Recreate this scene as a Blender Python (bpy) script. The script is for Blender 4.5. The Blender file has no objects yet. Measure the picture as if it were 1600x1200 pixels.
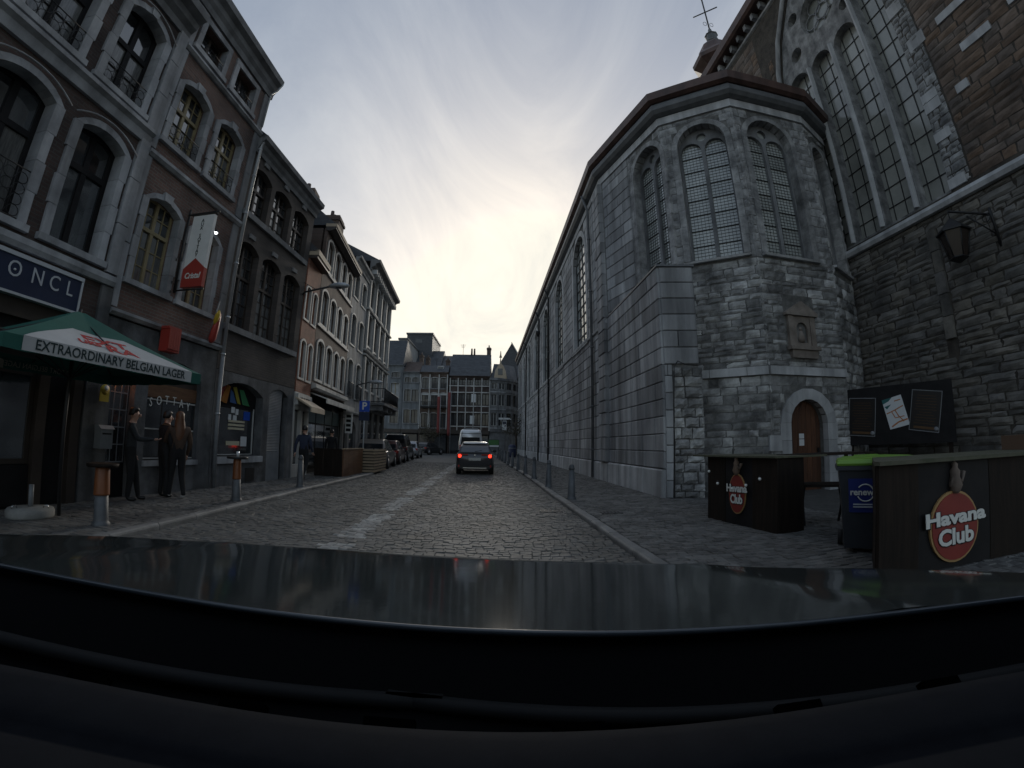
import bpy, bmesh, math, random
import numpy as np
from math import sin, cos, pi, radians, sqrt, hypot, atan2
from mathutils import Vector, Matrix
from mathutils.geometry import tessellate_polygon
RND = random.Random(11)
SC = bpy.context.scene
COL = SC.collection

# ---------------------------------------------------------------- camera (wide action-camera lens), sky, sun, exposure
cam_d = bpy.data.cameras.new('dash_camera')
cam = bpy.data.objects.new('dash_camera', cam_d); COL.objects.link(cam); SC.camera = cam
cam_d.type = 'PANO'
cam_d.panorama_type = 'FISHEYE_LENS_POLYNOMIAL'
cam_d.sensor_width = 36.0
cam_d.fisheye_fov = radians(175)
_f = 683.6 * 0.0225
cam_d.fisheye_polynomial_k0 = 0.0
cam_d.fisheye_polynomial_k1 = -1.0 / _f
cam_d.fisheye_polynomial_k2 = 0.0
cam_d.fisheye_polynomial_k3 = 0.088 / _f ** 3
cam_d.fisheye_polynomial_k4 = 0.0
cam_d.clip_start = 0.02
cam_d.clip_end = 2000
_yaw, _pit, _rol = 0.017, 0.1376, 0.014
_fw = Vector((sin(_yaw) * cos(_pit), cos(_yaw) * cos(_pit), sin(_pit)))
_rt = Vector((cos(_yaw), -sin(_yaw), 0)); _up = _rt.cross(_fw)
_r2 = cos(_rol) * _rt + sin(_rol) * _up; _u2 = -sin(_rol) * _rt + cos(_rol) * _up
cam.matrix_world = Matrix(((_r2.x, _u2.x, -_fw.x, 0), (_r2.y, _u2.y, -_fw.y, 0), (_r2.z, _u2.z, -_fw.z, 1.42), (0, 0, 0, 1)))

SUN_EL, SUN_AZ = radians(15), radians(4)          # low sun behind thin cloud, straight down the street
world = bpy.data.worlds.new('World'); SC.world = world; world.use_nodes = True
wn, wl = world.node_tree.nodes, world.node_tree.links
wn.clear()
def WN(t, **k):
    n = wn.new(t)
    for a, b in k.items(): setattr(n, a, b)
    return n
w_out = WN('ShaderNodeOutputWorld'); w_bg = WN('ShaderNodeBackground'); w_bg.inputs['Strength'].default_value = 0.15
wl.new(w_bg.outputs[0], w_out.inputs[0])
sky = WN('ShaderNodeTexSky', sky_type='NISHITA', sun_disc=False, sun_elevation=SUN_EL, sun_rotation=SUN_AZ, air_density=1.0, dust_density=2.4, ozone_density=1.0)
bw = WN('ShaderNodeRGBToBW'); wl.new(sky.outputs[0], bw.inputs[0])
tint = WN('ShaderNodeMixRGB', blend_type='MULTIPLY'); tint.inputs[0].default_value = 1
wl.new(bw.outputs[0], tint.inputs[1]); tint.inputs[2].default_value = (1.02, 1.0, 0.97, 1)
tc = WN('ShaderNodeTexCoord'); sep = WN('ShaderNodeSeparateXYZ'); wl.new(tc.outputs['Generated'], sep.inputs[0])
zz = WN('ShaderNodeMath', operation='ADD'); wl.new(sep.outputs[2], zz.inputs[0]); zz.inputs[1].default_value = 0.22
zm = WN('ShaderNodeMath', operation='MAXIMUM'); wl.new(zz.outputs[0], zm.inputs[0]); zm.inputs[1].default_value = 0.08
dx = WN('ShaderNodeMath', operation='DIVIDE'); wl.new(sep.outputs[0], dx.inputs[0]); wl.new(zm.outputs[0], dx.inputs[1])
dy = WN('ShaderNodeMath', operation='DIVIDE'); wl.new(sep.outputs[1], dy.inputs[0]); wl.new(zm.outputs[0], dy.inputs[1])
cmb = WN('ShaderNodeCombineXYZ'); wl.new(dx.outputs[0], cmb.inputs[0]); wl.new(dy.outputs[0], cmb.inputs[1])
cl1 = WN('ShaderNodeTexNoise'); cl1.inputs['Scale'].default_value = 1.25; cl1.inputs['Detail'].default_value = 10; cl1.inputs['Roughness'].default_value = 0.62; cl1.inputs['Distortion'].default_value = 1.1
cmap = WN('ShaderNodeMapping'); cmap.inputs['Rotation'].default_value = (0, 0, radians(-38)); cmap.inputs['Scale'].default_value = (1.7, 0.75, 1); wl.new(cmb.outputs[0], cmap.inputs['Vector']); wl.new(cmap.outputs[0], cl1.inputs['Vector'])
cr = WN('ShaderNodeValToRGB'); cr.color_ramp.elements[0].position = 0.36; cr.color_ramp.elements[1].position = 0.68
cr.color_ramp.elements[0].color = (1.0, 1.02, 1.06, 1); cr.color_ramp.elements[1].color = (1.36, 1.34, 1.29, 1)
wl.new(cl1.outputs['Fac'], cr.inputs[0])
mixc = WN('ShaderNodeMixRGB'); mixc.inputs[0].default_value = 0.45
wl.new(sky.outputs[0], mixc.inputs[1]); wl.new(tint.outputs[0], mixc.inputs[2])
gam = WN('ShaderNodeGamma'); gam.inputs[1].default_value = 0.42; wl.new(mixc.outputs[0], gam.inputs[0])      # thin cloud evens the sky out
mul = WN('ShaderNodeMixRGB', blend_type='MULTIPLY'); mul.inputs[0].default_value = 1
hsv = WN('ShaderNodeHueSaturation'); hsv.inputs['Saturation'].default_value = 2.1; wl.new(gam.outputs[0], hsv.inputs['Color']); cap = WN('ShaderNodeMixRGB', blend_type='DARKEN'); cap.inputs[0].default_value = 1; cap.inputs[2].default_value = (3.0, 2.84, 2.46, 1); wl.new(hsv.outputs[0], cap.inputs[1]); wl.new(cap.outputs[0], mul.inputs[1]); wl.new(cr.outputs[0], mul.inputs[2]); wl.new(mul.outputs[0], w_bg.inputs['Color'])

sun_d = bpy.data.lights.new('sun', 'SUN'); sun = bpy.data.objects.new('sun', sun_d); COL.objects.link(sun)
sun_d.energy = 0.5; sun_d.angle = radians(10); sun_d.color = (1, 0.93, 0.82)
sun.rotation_euler = Vector((-sin(SUN_AZ) * cos(SUN_EL), -cos(SUN_AZ) * cos(SUN_EL), -sin(SUN_EL))).to_track_quat('-Z', 'Y').to_euler()
SC.view_settings.view_transform = 'Standard'; SC.view_settings.look = 'None'; SC.view_settings.gamma = 1
SC.view_settings.use_curve_mapping = False; SC.view_settings.exposure = 1.05

# ---------------------------------------------------------------- materials
def M(name, c, c2=None, scale=2.0, rough=0.8, bump=0.0, bscale=30.0, rnd=0.0, metal=0.0, spec=0.5, emit=0.0, ior=None, stretch=None, hue=0.0, coat=0.0, lo=0.35, hi=0.65, streak=0.0):
    m = bpy.data.materials.new(name); m.use_nodes = True
    n, l = m.node_tree.nodes, m.node_tree.links
    p = n['Principled BSDF']; p.inputs['Roughness'].default_value = rough; p.inputs['Metallic'].default_value = metal
    p.inputs['Specular IOR Level'].default_value = spec
    if ior: p.inputs['IOR'].default_value = ior
    if coat: p.inputs['Coat Weight'].default_value = coat; p.inputs['Coat Roughness'].default_value = 0.05
    c = (*c, 1)[:4]
    g = None
    if c2 or bump:
        g = n.new('ShaderNodeNewGeometry'); vec = g.outputs['Position']
        if stretch:
            mp = n.new('ShaderNodeMapping'); mp.inputs['Scale'].default_value = stretch; l.new(vec, mp.inputs['Vector']); vec = mp.outputs[0]
    last = None
    if c2:
        t = n.new('ShaderNodeTexNoise'); t.inputs['Scale'].default_value = scale; t.inputs['Detail'].default_value = 8; t.inputs['Roughness'].default_value = 0.65
        l.new(vec, t.inputs['Vector'])
        r = n.new('ShaderNodeValToRGB'); r.color_ramp.elements[0].position = lo; r.color_ramp.elements[1].position = hi
        r.color_ramp.elements[0].color = c; r.color_ramp.elements[1].color = (*c2, 1)[:4]
        l.new(t.outputs['Fac'], r.inputs[0]); last = r.outputs[0]
    if streak and last:      # rain streaks and soot running down the surface
        ms = n.new('ShaderNodeMapping'); ms.inputs['Scale'].default_value = (2.6, 2.6, 0.16); l.new(g.outputs['Position'], ms.inputs['Vector'])
        ts = n.new('ShaderNodeTexNoise'); ts.inputs['Scale'].default_value = 1.0; ts.inputs['Detail'].default_value = 6; l.new(ms.outputs[0], ts.inputs['Vector'])
        rs = n.new('ShaderNodeMapRange'); l.new(ts.outputs['Fac'], rs.inputs[0]); rs.inputs[1].default_value = 0.35; rs.inputs[2].default_value = 0.62; rs.inputs[3].default_value = 1 - streak; rs.inputs[4].default_value = 1.08
        mx = n.new('ShaderNodeMixRGB'); mx.blend_type = 'MULTIPLY'; mx.inputs[0].default_value = 1; l.new(last, mx.inputs[1]); l.new(rs.outputs[0], mx.inputs[2]); last = mx.outputs[0]
    if rnd or hue:
        oi = n.new('ShaderNodeObjectInfo'); gg = g or n.new('ShaderNodeNewGeometry')
        ad = n.new('ShaderNodeMath'); ad.operation = 'ADD'; l.new(oi.outputs['Random'], ad.inputs[0]); l.new(gg.outputs['Random Per Island'], ad.inputs[1])
        fr = n.new('ShaderNodeMath'); fr.operation = 'FRACT'; l.new(ad.outputs[0], fr.inputs[0])
        mr = n.new('ShaderNodeMapRange'); l.new(fr.outputs[0], mr.inputs[0]); mr.inputs[3].default_value = 1 - rnd; mr.inputs[4].default_value = 1 + rnd
        hs = n.new('ShaderNodeHueSaturation')
        if last: l.new(last, hs.inputs['Color'])
        else: hs.inputs['Color'].default_value = c
        l.new(mr.outputs[0], hs.inputs['Value'])
        if hue:
            m2 = n.new('ShaderNodeMath'); m2.operation = 'MULTIPLY'; l.new(fr.outputs[0], m2.inputs[0]); m2.inputs[1].default_value = 7.31
            f2 = n.new('ShaderNodeMath'); f2.operation = 'FRACT'; l.new(m2.outputs[0], f2.inputs[0])
            mh = n.new('ShaderNodeMapRange'); l.new(f2.outputs[0], mh.inputs[0]); mh.inputs[3].default_value = 1 - hue; mh.inputs[4].default_value = 1 + hue * 0.6
            l.new(mh.outputs[0], hs.inputs['Saturation'])
        last = hs.outputs[0]
    if last: l.new(last, p.inputs['Base Color'])
    else: p.inputs['Base Color'].default_value = c
    if emit:
        if last: l.new(last, p.inputs['Emission Color'])
        else: p.inputs['Emission Color'].default_value = c
        p.inputs['Emission Strength'].default_value = emit
    if bump:
        t2 = n.new('ShaderNodeTexNoise'); t2.inputs['Scale'].default_value = bscale; t2.inputs['Detail'].default_value = 6; t2.inputs['Roughness'].default_value = 0.7
        l.new(vec, t2.inputs['Vector'])
        b = n.new('ShaderNodeBump'); b.inputs['Strength'].default_value = bump; b.inputs['Distance'].default_value = 0.03
        l.new(t2.outputs['Fac'], b.inputs['Height']); l.new(b.outputs[0], p.inputs['Normal'])
    return m

def brickmat(name, a, b, mortar, bw_=0.21, bh=0.07):
    m = bpy.data.materials.new(name); m.use_nodes = True
    n, l = m.node_tree.nodes, m.node_tree.links; p = n['Principled BSDF']; p.inputs['Roughness'].default_value = 0.85
    tcn = n.new('ShaderNodeTexCoord'); sp = n.new('ShaderNodeSeparateXYZ'); cb = n.new('ShaderNodeCombineXYZ')
    l.new(tcn.outputs['Object'], sp.inputs[0]); l.new(sp.outputs[0], cb.inputs[0]); l.new(sp.outputs[2], cb.inputs[1])
    t = n.new('ShaderNodeTexBrick'); t.inputs['Scale'].default_value = 1; t.inputs['Brick Width'].default_value = bw_; t.inputs['Row Height'].default_value = bh
    t.inputs['Mortar Size'].default_value = 0.008; t.inputs['Bias'].default_value = 0.0
    t.inputs['Color1'].default_value = (*a, 1); t.inputs['Color2'].default_value = (*b, 1); t.inputs['Mortar'].default_value = (*mortar, 1)
    l.new(cb.outputs[0], t.inputs['Vector'])
    no = n.new('ShaderNodeTexNoise'); no.inputs['Scale'].default_value = 0.9; no.inputs['Detail'].default_value = 9; l.new(cb.outputs[0], no.inputs['Vector'])
    mr = n.new('ShaderNodeMapRange'); l.new(no.outputs['Fac'], mr.inputs[0]); mr.inputs[1].default_value = 0.3; mr.inputs[2].default_value = 0.7; mr.inputs[3].default_value = 0.45; mr.inputs[4].default_value = 1.3
    mm = n.new('ShaderNodeMixRGB'); mm.blend_type = 'MULTIPLY'; mm.inputs[0].default_value = 1; l.new(t.outputs['Color'], mm.inputs[1]); l.new(mr.outputs[0], mm.inputs[2])
    l.new(mm.outputs[0], p.inputs['Base Color'])
    bu = n.new('ShaderNodeBump'); bu.inputs['Strength'].default_value = 0.6; bu.inputs['Distance'].default_value = 0.012; bu.invert = True
    l.new(t.outputs['Fac'], bu.inputs['Height']); l.new(bu.outputs[0], p.inputs['Normal'])
    return m

mt = {}
mt['ashlar'] = M('blue_limestone', (0.23, 0.235, 0.245), (0.43, 0.435, 0.44), 0.7, 0.85, 0.35, 14, rnd=0.30, stretch=(1, 1, 0.45), streak=0.45)
mt['ashlar_trim'] = M('pale_limestone', (0.36, 0.365, 0.372), (0.50, 0.505, 0.51), 1.2, 0.8, 0.25, 18, rnd=0.15, streak=0.35)
mt['rubble'] = M('weathered_rubble', (0.13, 0.13, 0.128), (0.46, 0.46, 0.448), 1.9, 0.92, 0.8, 13, rnd=0.46, hue=0.8, streak=0.3)
mt['apse'] = M('apse_limestone', (0.15, 0.152, 0.155), (0.42, 0.422, 0.42), 2.4, 0.9, 0.6, 16, rnd=0.2, streak=0.4)
mt['sandstone'] = M('brown_sandstone', (0.085, 0.063, 0.05), (0.185, 0.135, 0.103), 1.4, 0.92, 0.7, 12, rnd=0.22, hue=0.4)
mt['darkstone'] = M('dark_sandstone', (0.08, 0.076, 0.07), (0.20, 0.187, 0.165), 1.4, 0.92, 0.9, 10, rnd=0.3, hue=0.5)
mt['mortar'] = M('old_mortar', (0.08, 0.08, 0.078), (0.2, 0.197, 0.187), 3, 0.95, 0.8, 30)
mt['mortar_brown'] = M('brown_mortar', (0.035, 0.03, 0.026), (0.085, 0.075, 0.062), 3, 0.95, 0.8, 30)
mt['copper'] = M('brown_copper', (0.075, 0.04, 0.033), (0.11, 0.062, 0.05), 2, 0.5, 0.1, 8, streak=0.4)
mt['lead'] = M('grey_lead', (0.085, 0.09, 0.095), (0.15, 0.155, 0.163), 2, 0.55, 0.15, 12)
mt['iron'] = M('black_iron', (0.012, 0.012, 0.013), rough=0.55)
mt['leadglass'] = M('sky_pale_leaded_glass', (0.32, 0.345, 0.335), (0.46, 0.485, 0.47), 1.6, 0.14, 0.04, 9, rnd=0.22, ior=1.9)  # pale base colour stands in for sky reflected in the panes
mt['bigglass'] = M('sky_grey_church_glass', (0.22, 0.225, 0.205), (0.36, 0.365, 0.335), 0.5, 0.14, 0.04, 4, rnd=0.10, ior=1.75)  # base raised to carry part of the sky reflection
mt['glass'] = M('window_glass', (0.022, 0.026, 0.03), rough=0.06, bump=0.035, bscale=2.5, rnd=0.85, spec=0.6, ior=2.3)
mt['glass_far'] = M('far_window_glass', (0.03, 0.034, 0.04), (0.06, 0.065, 0.07), 0.6, 0.12, spec=0.6)
mt['netcurtain'] = M('curtained_window_glass', (0.09, 0.092, 0.09), (0.19, 0.19, 0.185), 5, 0.08, 0.03, 3, rnd=0.3, ior=1.7, stretch=(6, 6, .6))
mt['curtain'] = M('pale_curtain', (0.30, 0.31, 0.31), (0.42, 0.43, 0.43), 3, 0.7)
mt['stoneA'] = M('facade_limestone', (0.23, 0.24, 0.254), (0.42, 0.432, 0.45), 1.1, 0.8, 0.2, 16, rnd=0.16, streak=0.4)
mt['stoneA_dark'] = M('sooty_shaded_limestone', (0.13, 0.134, 0.14), (0.235, 0.242, 0.25), 1.1, 0.85, 0.3, 16, rnd=0.12, streak=0.3)  # on the apse tracery this dark tone is painted shade
mt['arcade'] = M('shade_dark_arcade_stone', (0.055, 0.057, 0.06), (0.15, 0.154, 0.16), 1.3, 0.85, 0.4, 16, rnd=0.12, streak=0.4)  # base darkened to paint in street level shade; streaks are dirt
mt['brickB'] = brickmat('red_brick', (0.175, 0.10, 0.08), (0.12, 0.075, 0.062), (0.15, 0.14, 0.128))
mt['brickA'] = brickmat('dark_red_brick', (0.085, 0.053, 0.045), (0.06, 0.04, 0.036), (0.075, 0.07, 0.063))
mt['brickC'] = brickmat('sooty_brick', (0.084, 0.07, 0.062), (0.062, 0.054, 0.05), (0.068, 0.063, 0.059))
mt['brickD'] = brickmat('orange_brick', (0.34, 0.13, 0.075), (0.27, 0.105, 0.06), (0.2, 0.17, 0.145))
mt['brickE'] = brickmat('brown_brick', (0.147, 0.101, 0.078), (0.115, 0.081, 0.066), (0.119, 0.105, 0.092))
mt['renderF'] = M('pale_render', (0.27, 0.27, 0.265), (0.36, 0.36, 0.35), 0.8, 0.85, 0.1, 12, streak=0.35)
mt['renderG'] = M('grey_render', (0.17, 0.165, 0.16), (0.25, 0.245, 0.235), 0.8, 0.85, 0.1, 12, streak=0.35)
mt['renderH'] = M('bluegrey_render', (0.15, 0.165, 0.175), (0.22, 0.235, 0.245), 0.5, 0.85, streak=0.35)
mt['white'] = M('white_paint', (0.62, 0.62, 0.60), (0.72, 0.72, 0.70), 3, 0.55)
mt['offwhite'] = M('offwhite_stone', (0.40, 0.40, 0.385), (0.52, 0.52, 0.50), 1.5, 0.7, streak=0.3)
mt['beige'] = M('beige_fascia', (0.40, 0.32, 0.23), (0.5, 0.42, 0.31), 1.5, 0.7)
mt['yellow'] = M('cream_yellow_paint', (0.25, 0.205, 0.11), (0.33, 0.27, 0.155), 4, 0.5)
mt['blackpaint'] = M('black_paint', (0.010, 0.010, 0.011), (0.018, 0.017, 0.018), 3, 0.6, spec=0.2)
mt['brownpaint'] = M('dark_brown_frame', (0.035, 0.027, 0.022), (0.05, 0.038, 0.03), 3, 0.5)
mt['greypaint'] = M('grey_paint', (0.16, 0.17, 0.18), (0.22, 0.23, 0.24), 3, 0.5)
mt['slate'] = M('roof_slate', (0.036, 0.04, 0.046), (0.075, 0.081, 0.09), 1.5, 0.6, 0.5, 9, stretch=(1, 1, 3))
mt['slate_brown'] = M('brown_tile', (0.06, 0.042, 0.035), (0.10, 0.072, 0.06), 1.5, 0.7, 0.5, 9, stretch=(1, 1, 3))
mt['zinc'] = M('zinc', (0.32, 0.34, 0.36), (0.42, 0.44, 0.46), 2, 0.42, 0.05, 6, metal=0.3)
mt['sett'] = M('road_sett', (0.074, 0.072, 0.066), (0.145, 0.141, 0.13), 1.1, 0.6, 0.4, 22, rnd=0.15, hue=0.4)
mt['sett_side'] = M('pavement_sett', (0.072, 0.07, 0.066), (0.155, 0.152, 0.144), 1.6, 0.68, 0.5, 26, rnd=0.28, hue=0.3)
mt['sett_mark'] = M('worn_white_sett', (0.19, 0.187, 0.178), (0.42, 0.415, 0.395), 2.5, 0.65, 0.5, 22, rnd=0.25)
mt['joint'] = M('joint_grit', (0.055, 0.053, 0.049), (0.10, 0.097, 0.09), 6, 0.95, 0.6, 50)
mt['farroad'] = M('far_cobbles', (0.055, 0.054, 0.051), (0.12, 0.118, 0.11), 2.5, 0.7, 0.9, 9)
mt['kerb'] = M('kerb_granite', (0.12, 0.12, 0.118), (0.24, 0.238, 0.23), 1.8, 0.65, 0.35, 24, rnd=0.2)
mt['bollard'] = M('grey_cast_bollard', (0.055, 0.06, 0.065), (0.11, 0.117, 0.125), 3, 0.5, 0.2, 20)
mt['orange'] = M('orange_band', (0.16, 0.05, 0.015), (0.21, 0.068, 0.02), 4, 0.45)
mt['woodbrown'] = M('dark_brown_wood', (0.009, 0.0065, 0.005), (0.021, 0.014, 0.010), 3, 0.7, 0.2, 20, spec=0.2, rnd=0.2, stretch=(6, 6, 0.5))
mt['woodorange'] = M('varnished_board', (0.12, 0.058, 0.03), (0.19, 0.098, 0.05), 2, 0.5, 0.15, 20, rnd=0.2, stretch=(1, 1, 8))
mt['woodpale'] = M('pale_wood_slat', (0.22, 0.165, 0.11), (0.34, 0.265, 0.18), 2, 0.6, 0.2, 20, rnd=0.2, stretch=(1, 1, 6))
mt['wooddoor'] = M('old_oak_door', (0.05, 0.02, 0.01), (0.11, 0.045, 0.02), 3, 0.6, 0.3, 20, rnd=0.25, stretch=(9, 9, 0.6))
mt['turf'] = M('green_counter_mat', (0.055, 0.06, 0.033), (0.10, 0.095, 0.065), 6, 0.8, 0.3, 60)
mt['red'] = M('signal_red', (0.30, 0.035, 0.025), (0.36, 0.045, 0.032), 3, 0.45)
mt['redlogo'] = M('logo_red', (0.20, 0.022, 0.018), (0.24, 0.03, 0.022), 3, 0.5)
mt['redlamp'] = M('red_lantern', (0.28, 0.035, 0.025), rough=0.4)
mt['gold'] = M('gold_rim', (0.36, 0.22, 0.09), rough=0.5)
mt['letterwhite'] = M('letter_white', (0.66, 0.66, 0.62), rough=0.5)
mt['lettergrey'] = M('letter_silver', (0.45, 0.47, 0.5), rough=0.4)
mt['letterdark'] = M('letter_dark_green', (0.012, 0.028, 0.03), rough=0.6)
mt['letterred'] = M('letter_red', (0.40, 0.035, 0.03), rough=0.6)
mt['navy'] = M('navy_sign', (0.012, 0.02, 0.05), (0.016, 0.026, 0.062), 3, 0.4)
mt['canvasgreen'] = M('green_canvas', (0.009, 0.075, 0.058), (0.012, 0.095, 0.073), 2, 0.75, 0.1, 6)
mt['canvaswhite'] = M('white_canvas', (0.38, 0.385, 0.385), (0.46, 0.465, 0.465), 1.4, 0.75, 0.1, 6)
mt['blue'] = M('parking_blue', (0.01, 0.07, 0.42), rough=0.4)
mt['binbody'] = M('dark_bin_plastic', (0.02, 0.024, 0.03), (0.028, 0.032, 0.04), 3, 0.5)
mt['binblue'] = M('bin_sticker_blue', (0.012, 0.025, 0.16), rough=0.4)
mt['limegreen'] = M('lime_bin_lid', (0.13, 0.26, 0.03), (0.16, 0.31, 0.04), 3, 0.45)
mt['concrete'] = M('concrete', (0.2, 0.2, 0.19), (0.3, 0.3, 0.285), 4, 0.9, 0.3, 30)
mt['poster'] = M('black_poster', (0.014, 0.013, 0.013), rough=0.35)
mt['paper'] = M('white_paper', (0.6, 0.62, 0.63), rough=0.7)
mt['bulb'] = M('frosted_bulb', (0.75, 0.75, 0.72), rough=0.15)
mt['rubber'] = M('tyre_rubber', (0.012, 0.012, 0.012), rough=0.8)
mt['rim'] = M('alloy_rim', (0.3, 0.3, 0.31), rough=0.35, metal=0.8)
mt['autoglass'] = M('car_glass', (0.012, 0.015, 0.018), rough=0.05, spec=0.5, ior=1.45)
mt['rearglass'] = M('tinted_rear_glass', (0.05, 0.055, 0.06), rough=0.06, ior=1.9)
mt['niche'] = M('niche_stone', (0.16, 0.135, 0.115), (0.27, 0.235, 0.205), 3, 0.9, 0.6, 20)
mt['brakelight'] = M('lit_brake_light', (1.0, 0.045, 0.02), emit=1.25, rough=0.3)
mt['taillight'] = M('red_lens', (0.33, 0.02, 0.015), rough=0.25)
mt['headlight'] = M('clear_lens', (0.5, 0.5, 0.5), rough=0.15)
mt['plate'] = M('number_plate', (0.4, 0.4, 0.37), (0.5, 0.5, 0.47), 12, 0.5)
mt['chrome'] = M('chrome_strip', (0.55, 0.55, 0.55), rough=0.25, metal=1.0)
mt['plasticblack'] = M('black_plastic', (0.014, 0.014, 0.015), rough=0.55)
mt['leaf'] = M('leaf_brown_green', (0.035, 0.033, 0.02), (0.075, 0.065, 0.035), 3, 0.7, rnd=0.4)
mt['bark'] = M('bark', (0.045, 0.036, 0.03), (0.08, 0.066, 0.055), 8, 0.9, 0.6, 30)
mt['skin'] = M('skin', (0.45, 0.26, 0.19), rough=0.55)
mt['warm'] = M('lit_warm_lamp', (1.0, 0.30, 0.06), emit=3.0)
mt['spot'] = M('lit_spot_lamp', (0.9, 0.95, 1.0), emit=7.0)
def C(name, c, rough=0.6, **k): return M(name, c, rough=rough, **k)
# ---------------------------------------------------------------- building tools
class MB:
    """collects shapes and links them as one mesh object"""
    def __init__(s): s.v, s.f, s.m, s.sm = [], [], [], []
    def poly(s, pts, faces, m=0, sm=False):
        o = len(s.v); s.v += [tuple(p) for p in pts]
        for f in faces: s.f.append([i + o for i in f]); s.m.append(m); s.sm.append(sm)
    def box(s, x0, x1, y0, y1, z0, z1, m=0):
        s.poly([(x0, y0, z0), (x1, y0, z0), (x1, y1, z0), (x0, y1, z0), (x0, y0, z1), (x1, y0, z1), (x1, y1, z1), (x0, y1, z1)],
               [(3, 2, 1, 0), (4, 5, 6, 7), (0, 1, 5, 4), (1, 2, 6, 5), (2, 3, 7, 6), (3, 0, 4, 7)], m)
    def prism(s, pts, a, b, axis='y', m=0):
        """polygon extruded from a to b along an axis; pts are (x,z) for y, (y,z) for x, (x,y) for z"""
        n = len(pts)
        mk = {'y': lambda p, t: (p[0], t, p[1]), 'x': lambda p, t: (t, p[0], p[1]), 'z': lambda p, t: (p[0], p[1], t)}[axis]
        V = [mk(p, a) for p in pts] + [mk(p, b) for p in pts]
        F = [tuple(range(n)), tuple(range(2 * n - 1, n - 1, -1))] + [(i, i + n, (i + 1) % n + n, (i + 1) % n) for i in range(n)]
        s.poly(V, F, m)
    def tube(s, path, r, n=6, m=0, sm=True):
        P = [Vector(p) for p in path]; rr = r if hasattr(r, '__len__') else [r] * len(P); V, F = [], []
        ref = None
        for i, p in enumerate(P):
            t = (P[min(i + 1, len(P) - 1)] - P[max(i - 1, 0)]).normalized()
            if ref is None: ref = Vector((0, 0, 1)) if abs(t.z) < 0.9 else Vector((1, 0, 0))
            u = t.cross(ref).normalized(); w = t.cross(u).normalized(); ref = u.cross(t)
            for k in range(n):
                a = 2 * pi * k / n; V.append(p + (u * cos(a) + w * sin(a)) * rr[i])
        for i in range(len(P) - 1):
            for k in range(n): F.append((i * n + k, i * n + (k + 1) % n, (i + 1) * n + (k + 1) % n, (i + 1) * n + k))
        F.append(tuple(range(n))); F.append(tuple(range((len(P) - 1) * n, len(P) * n)))
        s.poly(V, F, m, sm)
    def lathe(s, prof, c=(0, 0, 0), n=12, m=0, sm=True, axis='z', cap=True):
        V, F = [], []
        for r, z in prof:
            for k in range(n):
                a = 2 * pi * (k + 0.5) / n; q = (r * cos(a), r * sin(a), z)
                if axis == 'x': q = (q[2], q[0], q[1])
                if axis == 'y': q = (q[0], q[2], q[1])
                V.append((c[0] + q[0], c[1] + q[1], c[2] + q[2]))
        for i in range(len(prof) - 1):
            for k in range(n): F.append((i * n + k, i * n + (k + 1) % n, (i + 1) * n + (k + 1) % n, (i + 1) * n + k))
        if cap: F += [tuple(range(n))[::-1], tuple(range((len(prof) - 1) * n, len(prof) * n))]
        s.poly(V, F, m, sm)
    def ball(s, c, r, n=10, k=6, m=0, sc=(1, 1, 1)):
        V, F = [], []
        for i in range(k + 1):
            t = pi * i / k
            for j in range(n): V.append((c[0] + r * sc[0] * sin(t) * cos(2 * pi * j / n), c[1] + r * sc[1] * sin(t) * sin(2 * pi * j / n), c[2] + r * sc[2] * cos(t)))
        for i in range(k):
            for j in range(n): F.append((i * n + j, i * n + (j + 1) % n, (i + 1) * n + (j + 1) % n, (i + 1) * n + j))
        s.poly(V, F, m, True)
    def loft(s, rings, m=0, sm=True, close=True, caps=True):
        n = len(rings[0]); V = [p for r in rings for p in r]; F = []
        for i in range(len(rings) - 1):
            for k in range(n if close else n - 1): F.append((i * n + k, i * n + (k + 1) % n, (i + 1) * n + (k + 1) % n, (i + 1) * n + k))
        if caps: F += [tuple(range(n)), tuple(range((len(rings) - 1) * n, len(rings) * n))]
        s.poly(V, F, m, sm)
    def holed(s, outer, holes, y0, d, m=0, outer_side=True):
        loops = [outer] + list(holes); allp = [p for L in loops for p in L]
        tr = tessellate_polygon([[Vector((p[0], p[1], 0)) for p in L] for L in loops])
        s.poly([(p[0], y0, p[1]) for p in allp], [tuple(t) for t in tr], m)
        for i, L in enumerate(loops):
            if i == 0 and not outer_side: continue
            n = len(L); s.poly([(p[0], y0, p[1]) for p in L] + [(p[0], y0 + d, p[1]) for p in L], [(k, (k + 1) % n, (k + 1) % n + n, k + n) for k in range(n)], m)
    def mesh(s, name, mats):
        me = bpy.data.meshes.new(name); me.from_pydata([tuple(v) for v in s.v], [], s.f)
        for x in (mats if isinstance(mats, (list, tuple)) else [mats]): me.materials.append(x)
        me.polygons.foreach_set('material_index', s.m); me.polygons.foreach_set('use_smooth', s.sm)
        b = bmesh.new(); b.from_mesh(me); bmesh.ops.recalc_face_normals(b, faces=b.faces); b.to_mesh(me); b.free()
        me.update(); return me
    def build(s, name, mats, parent=None, loc=(0, 0, 0), rot=(0, 0, 0)):
        return link(name, s.mesh(name, mats), parent, loc, rot)

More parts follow.
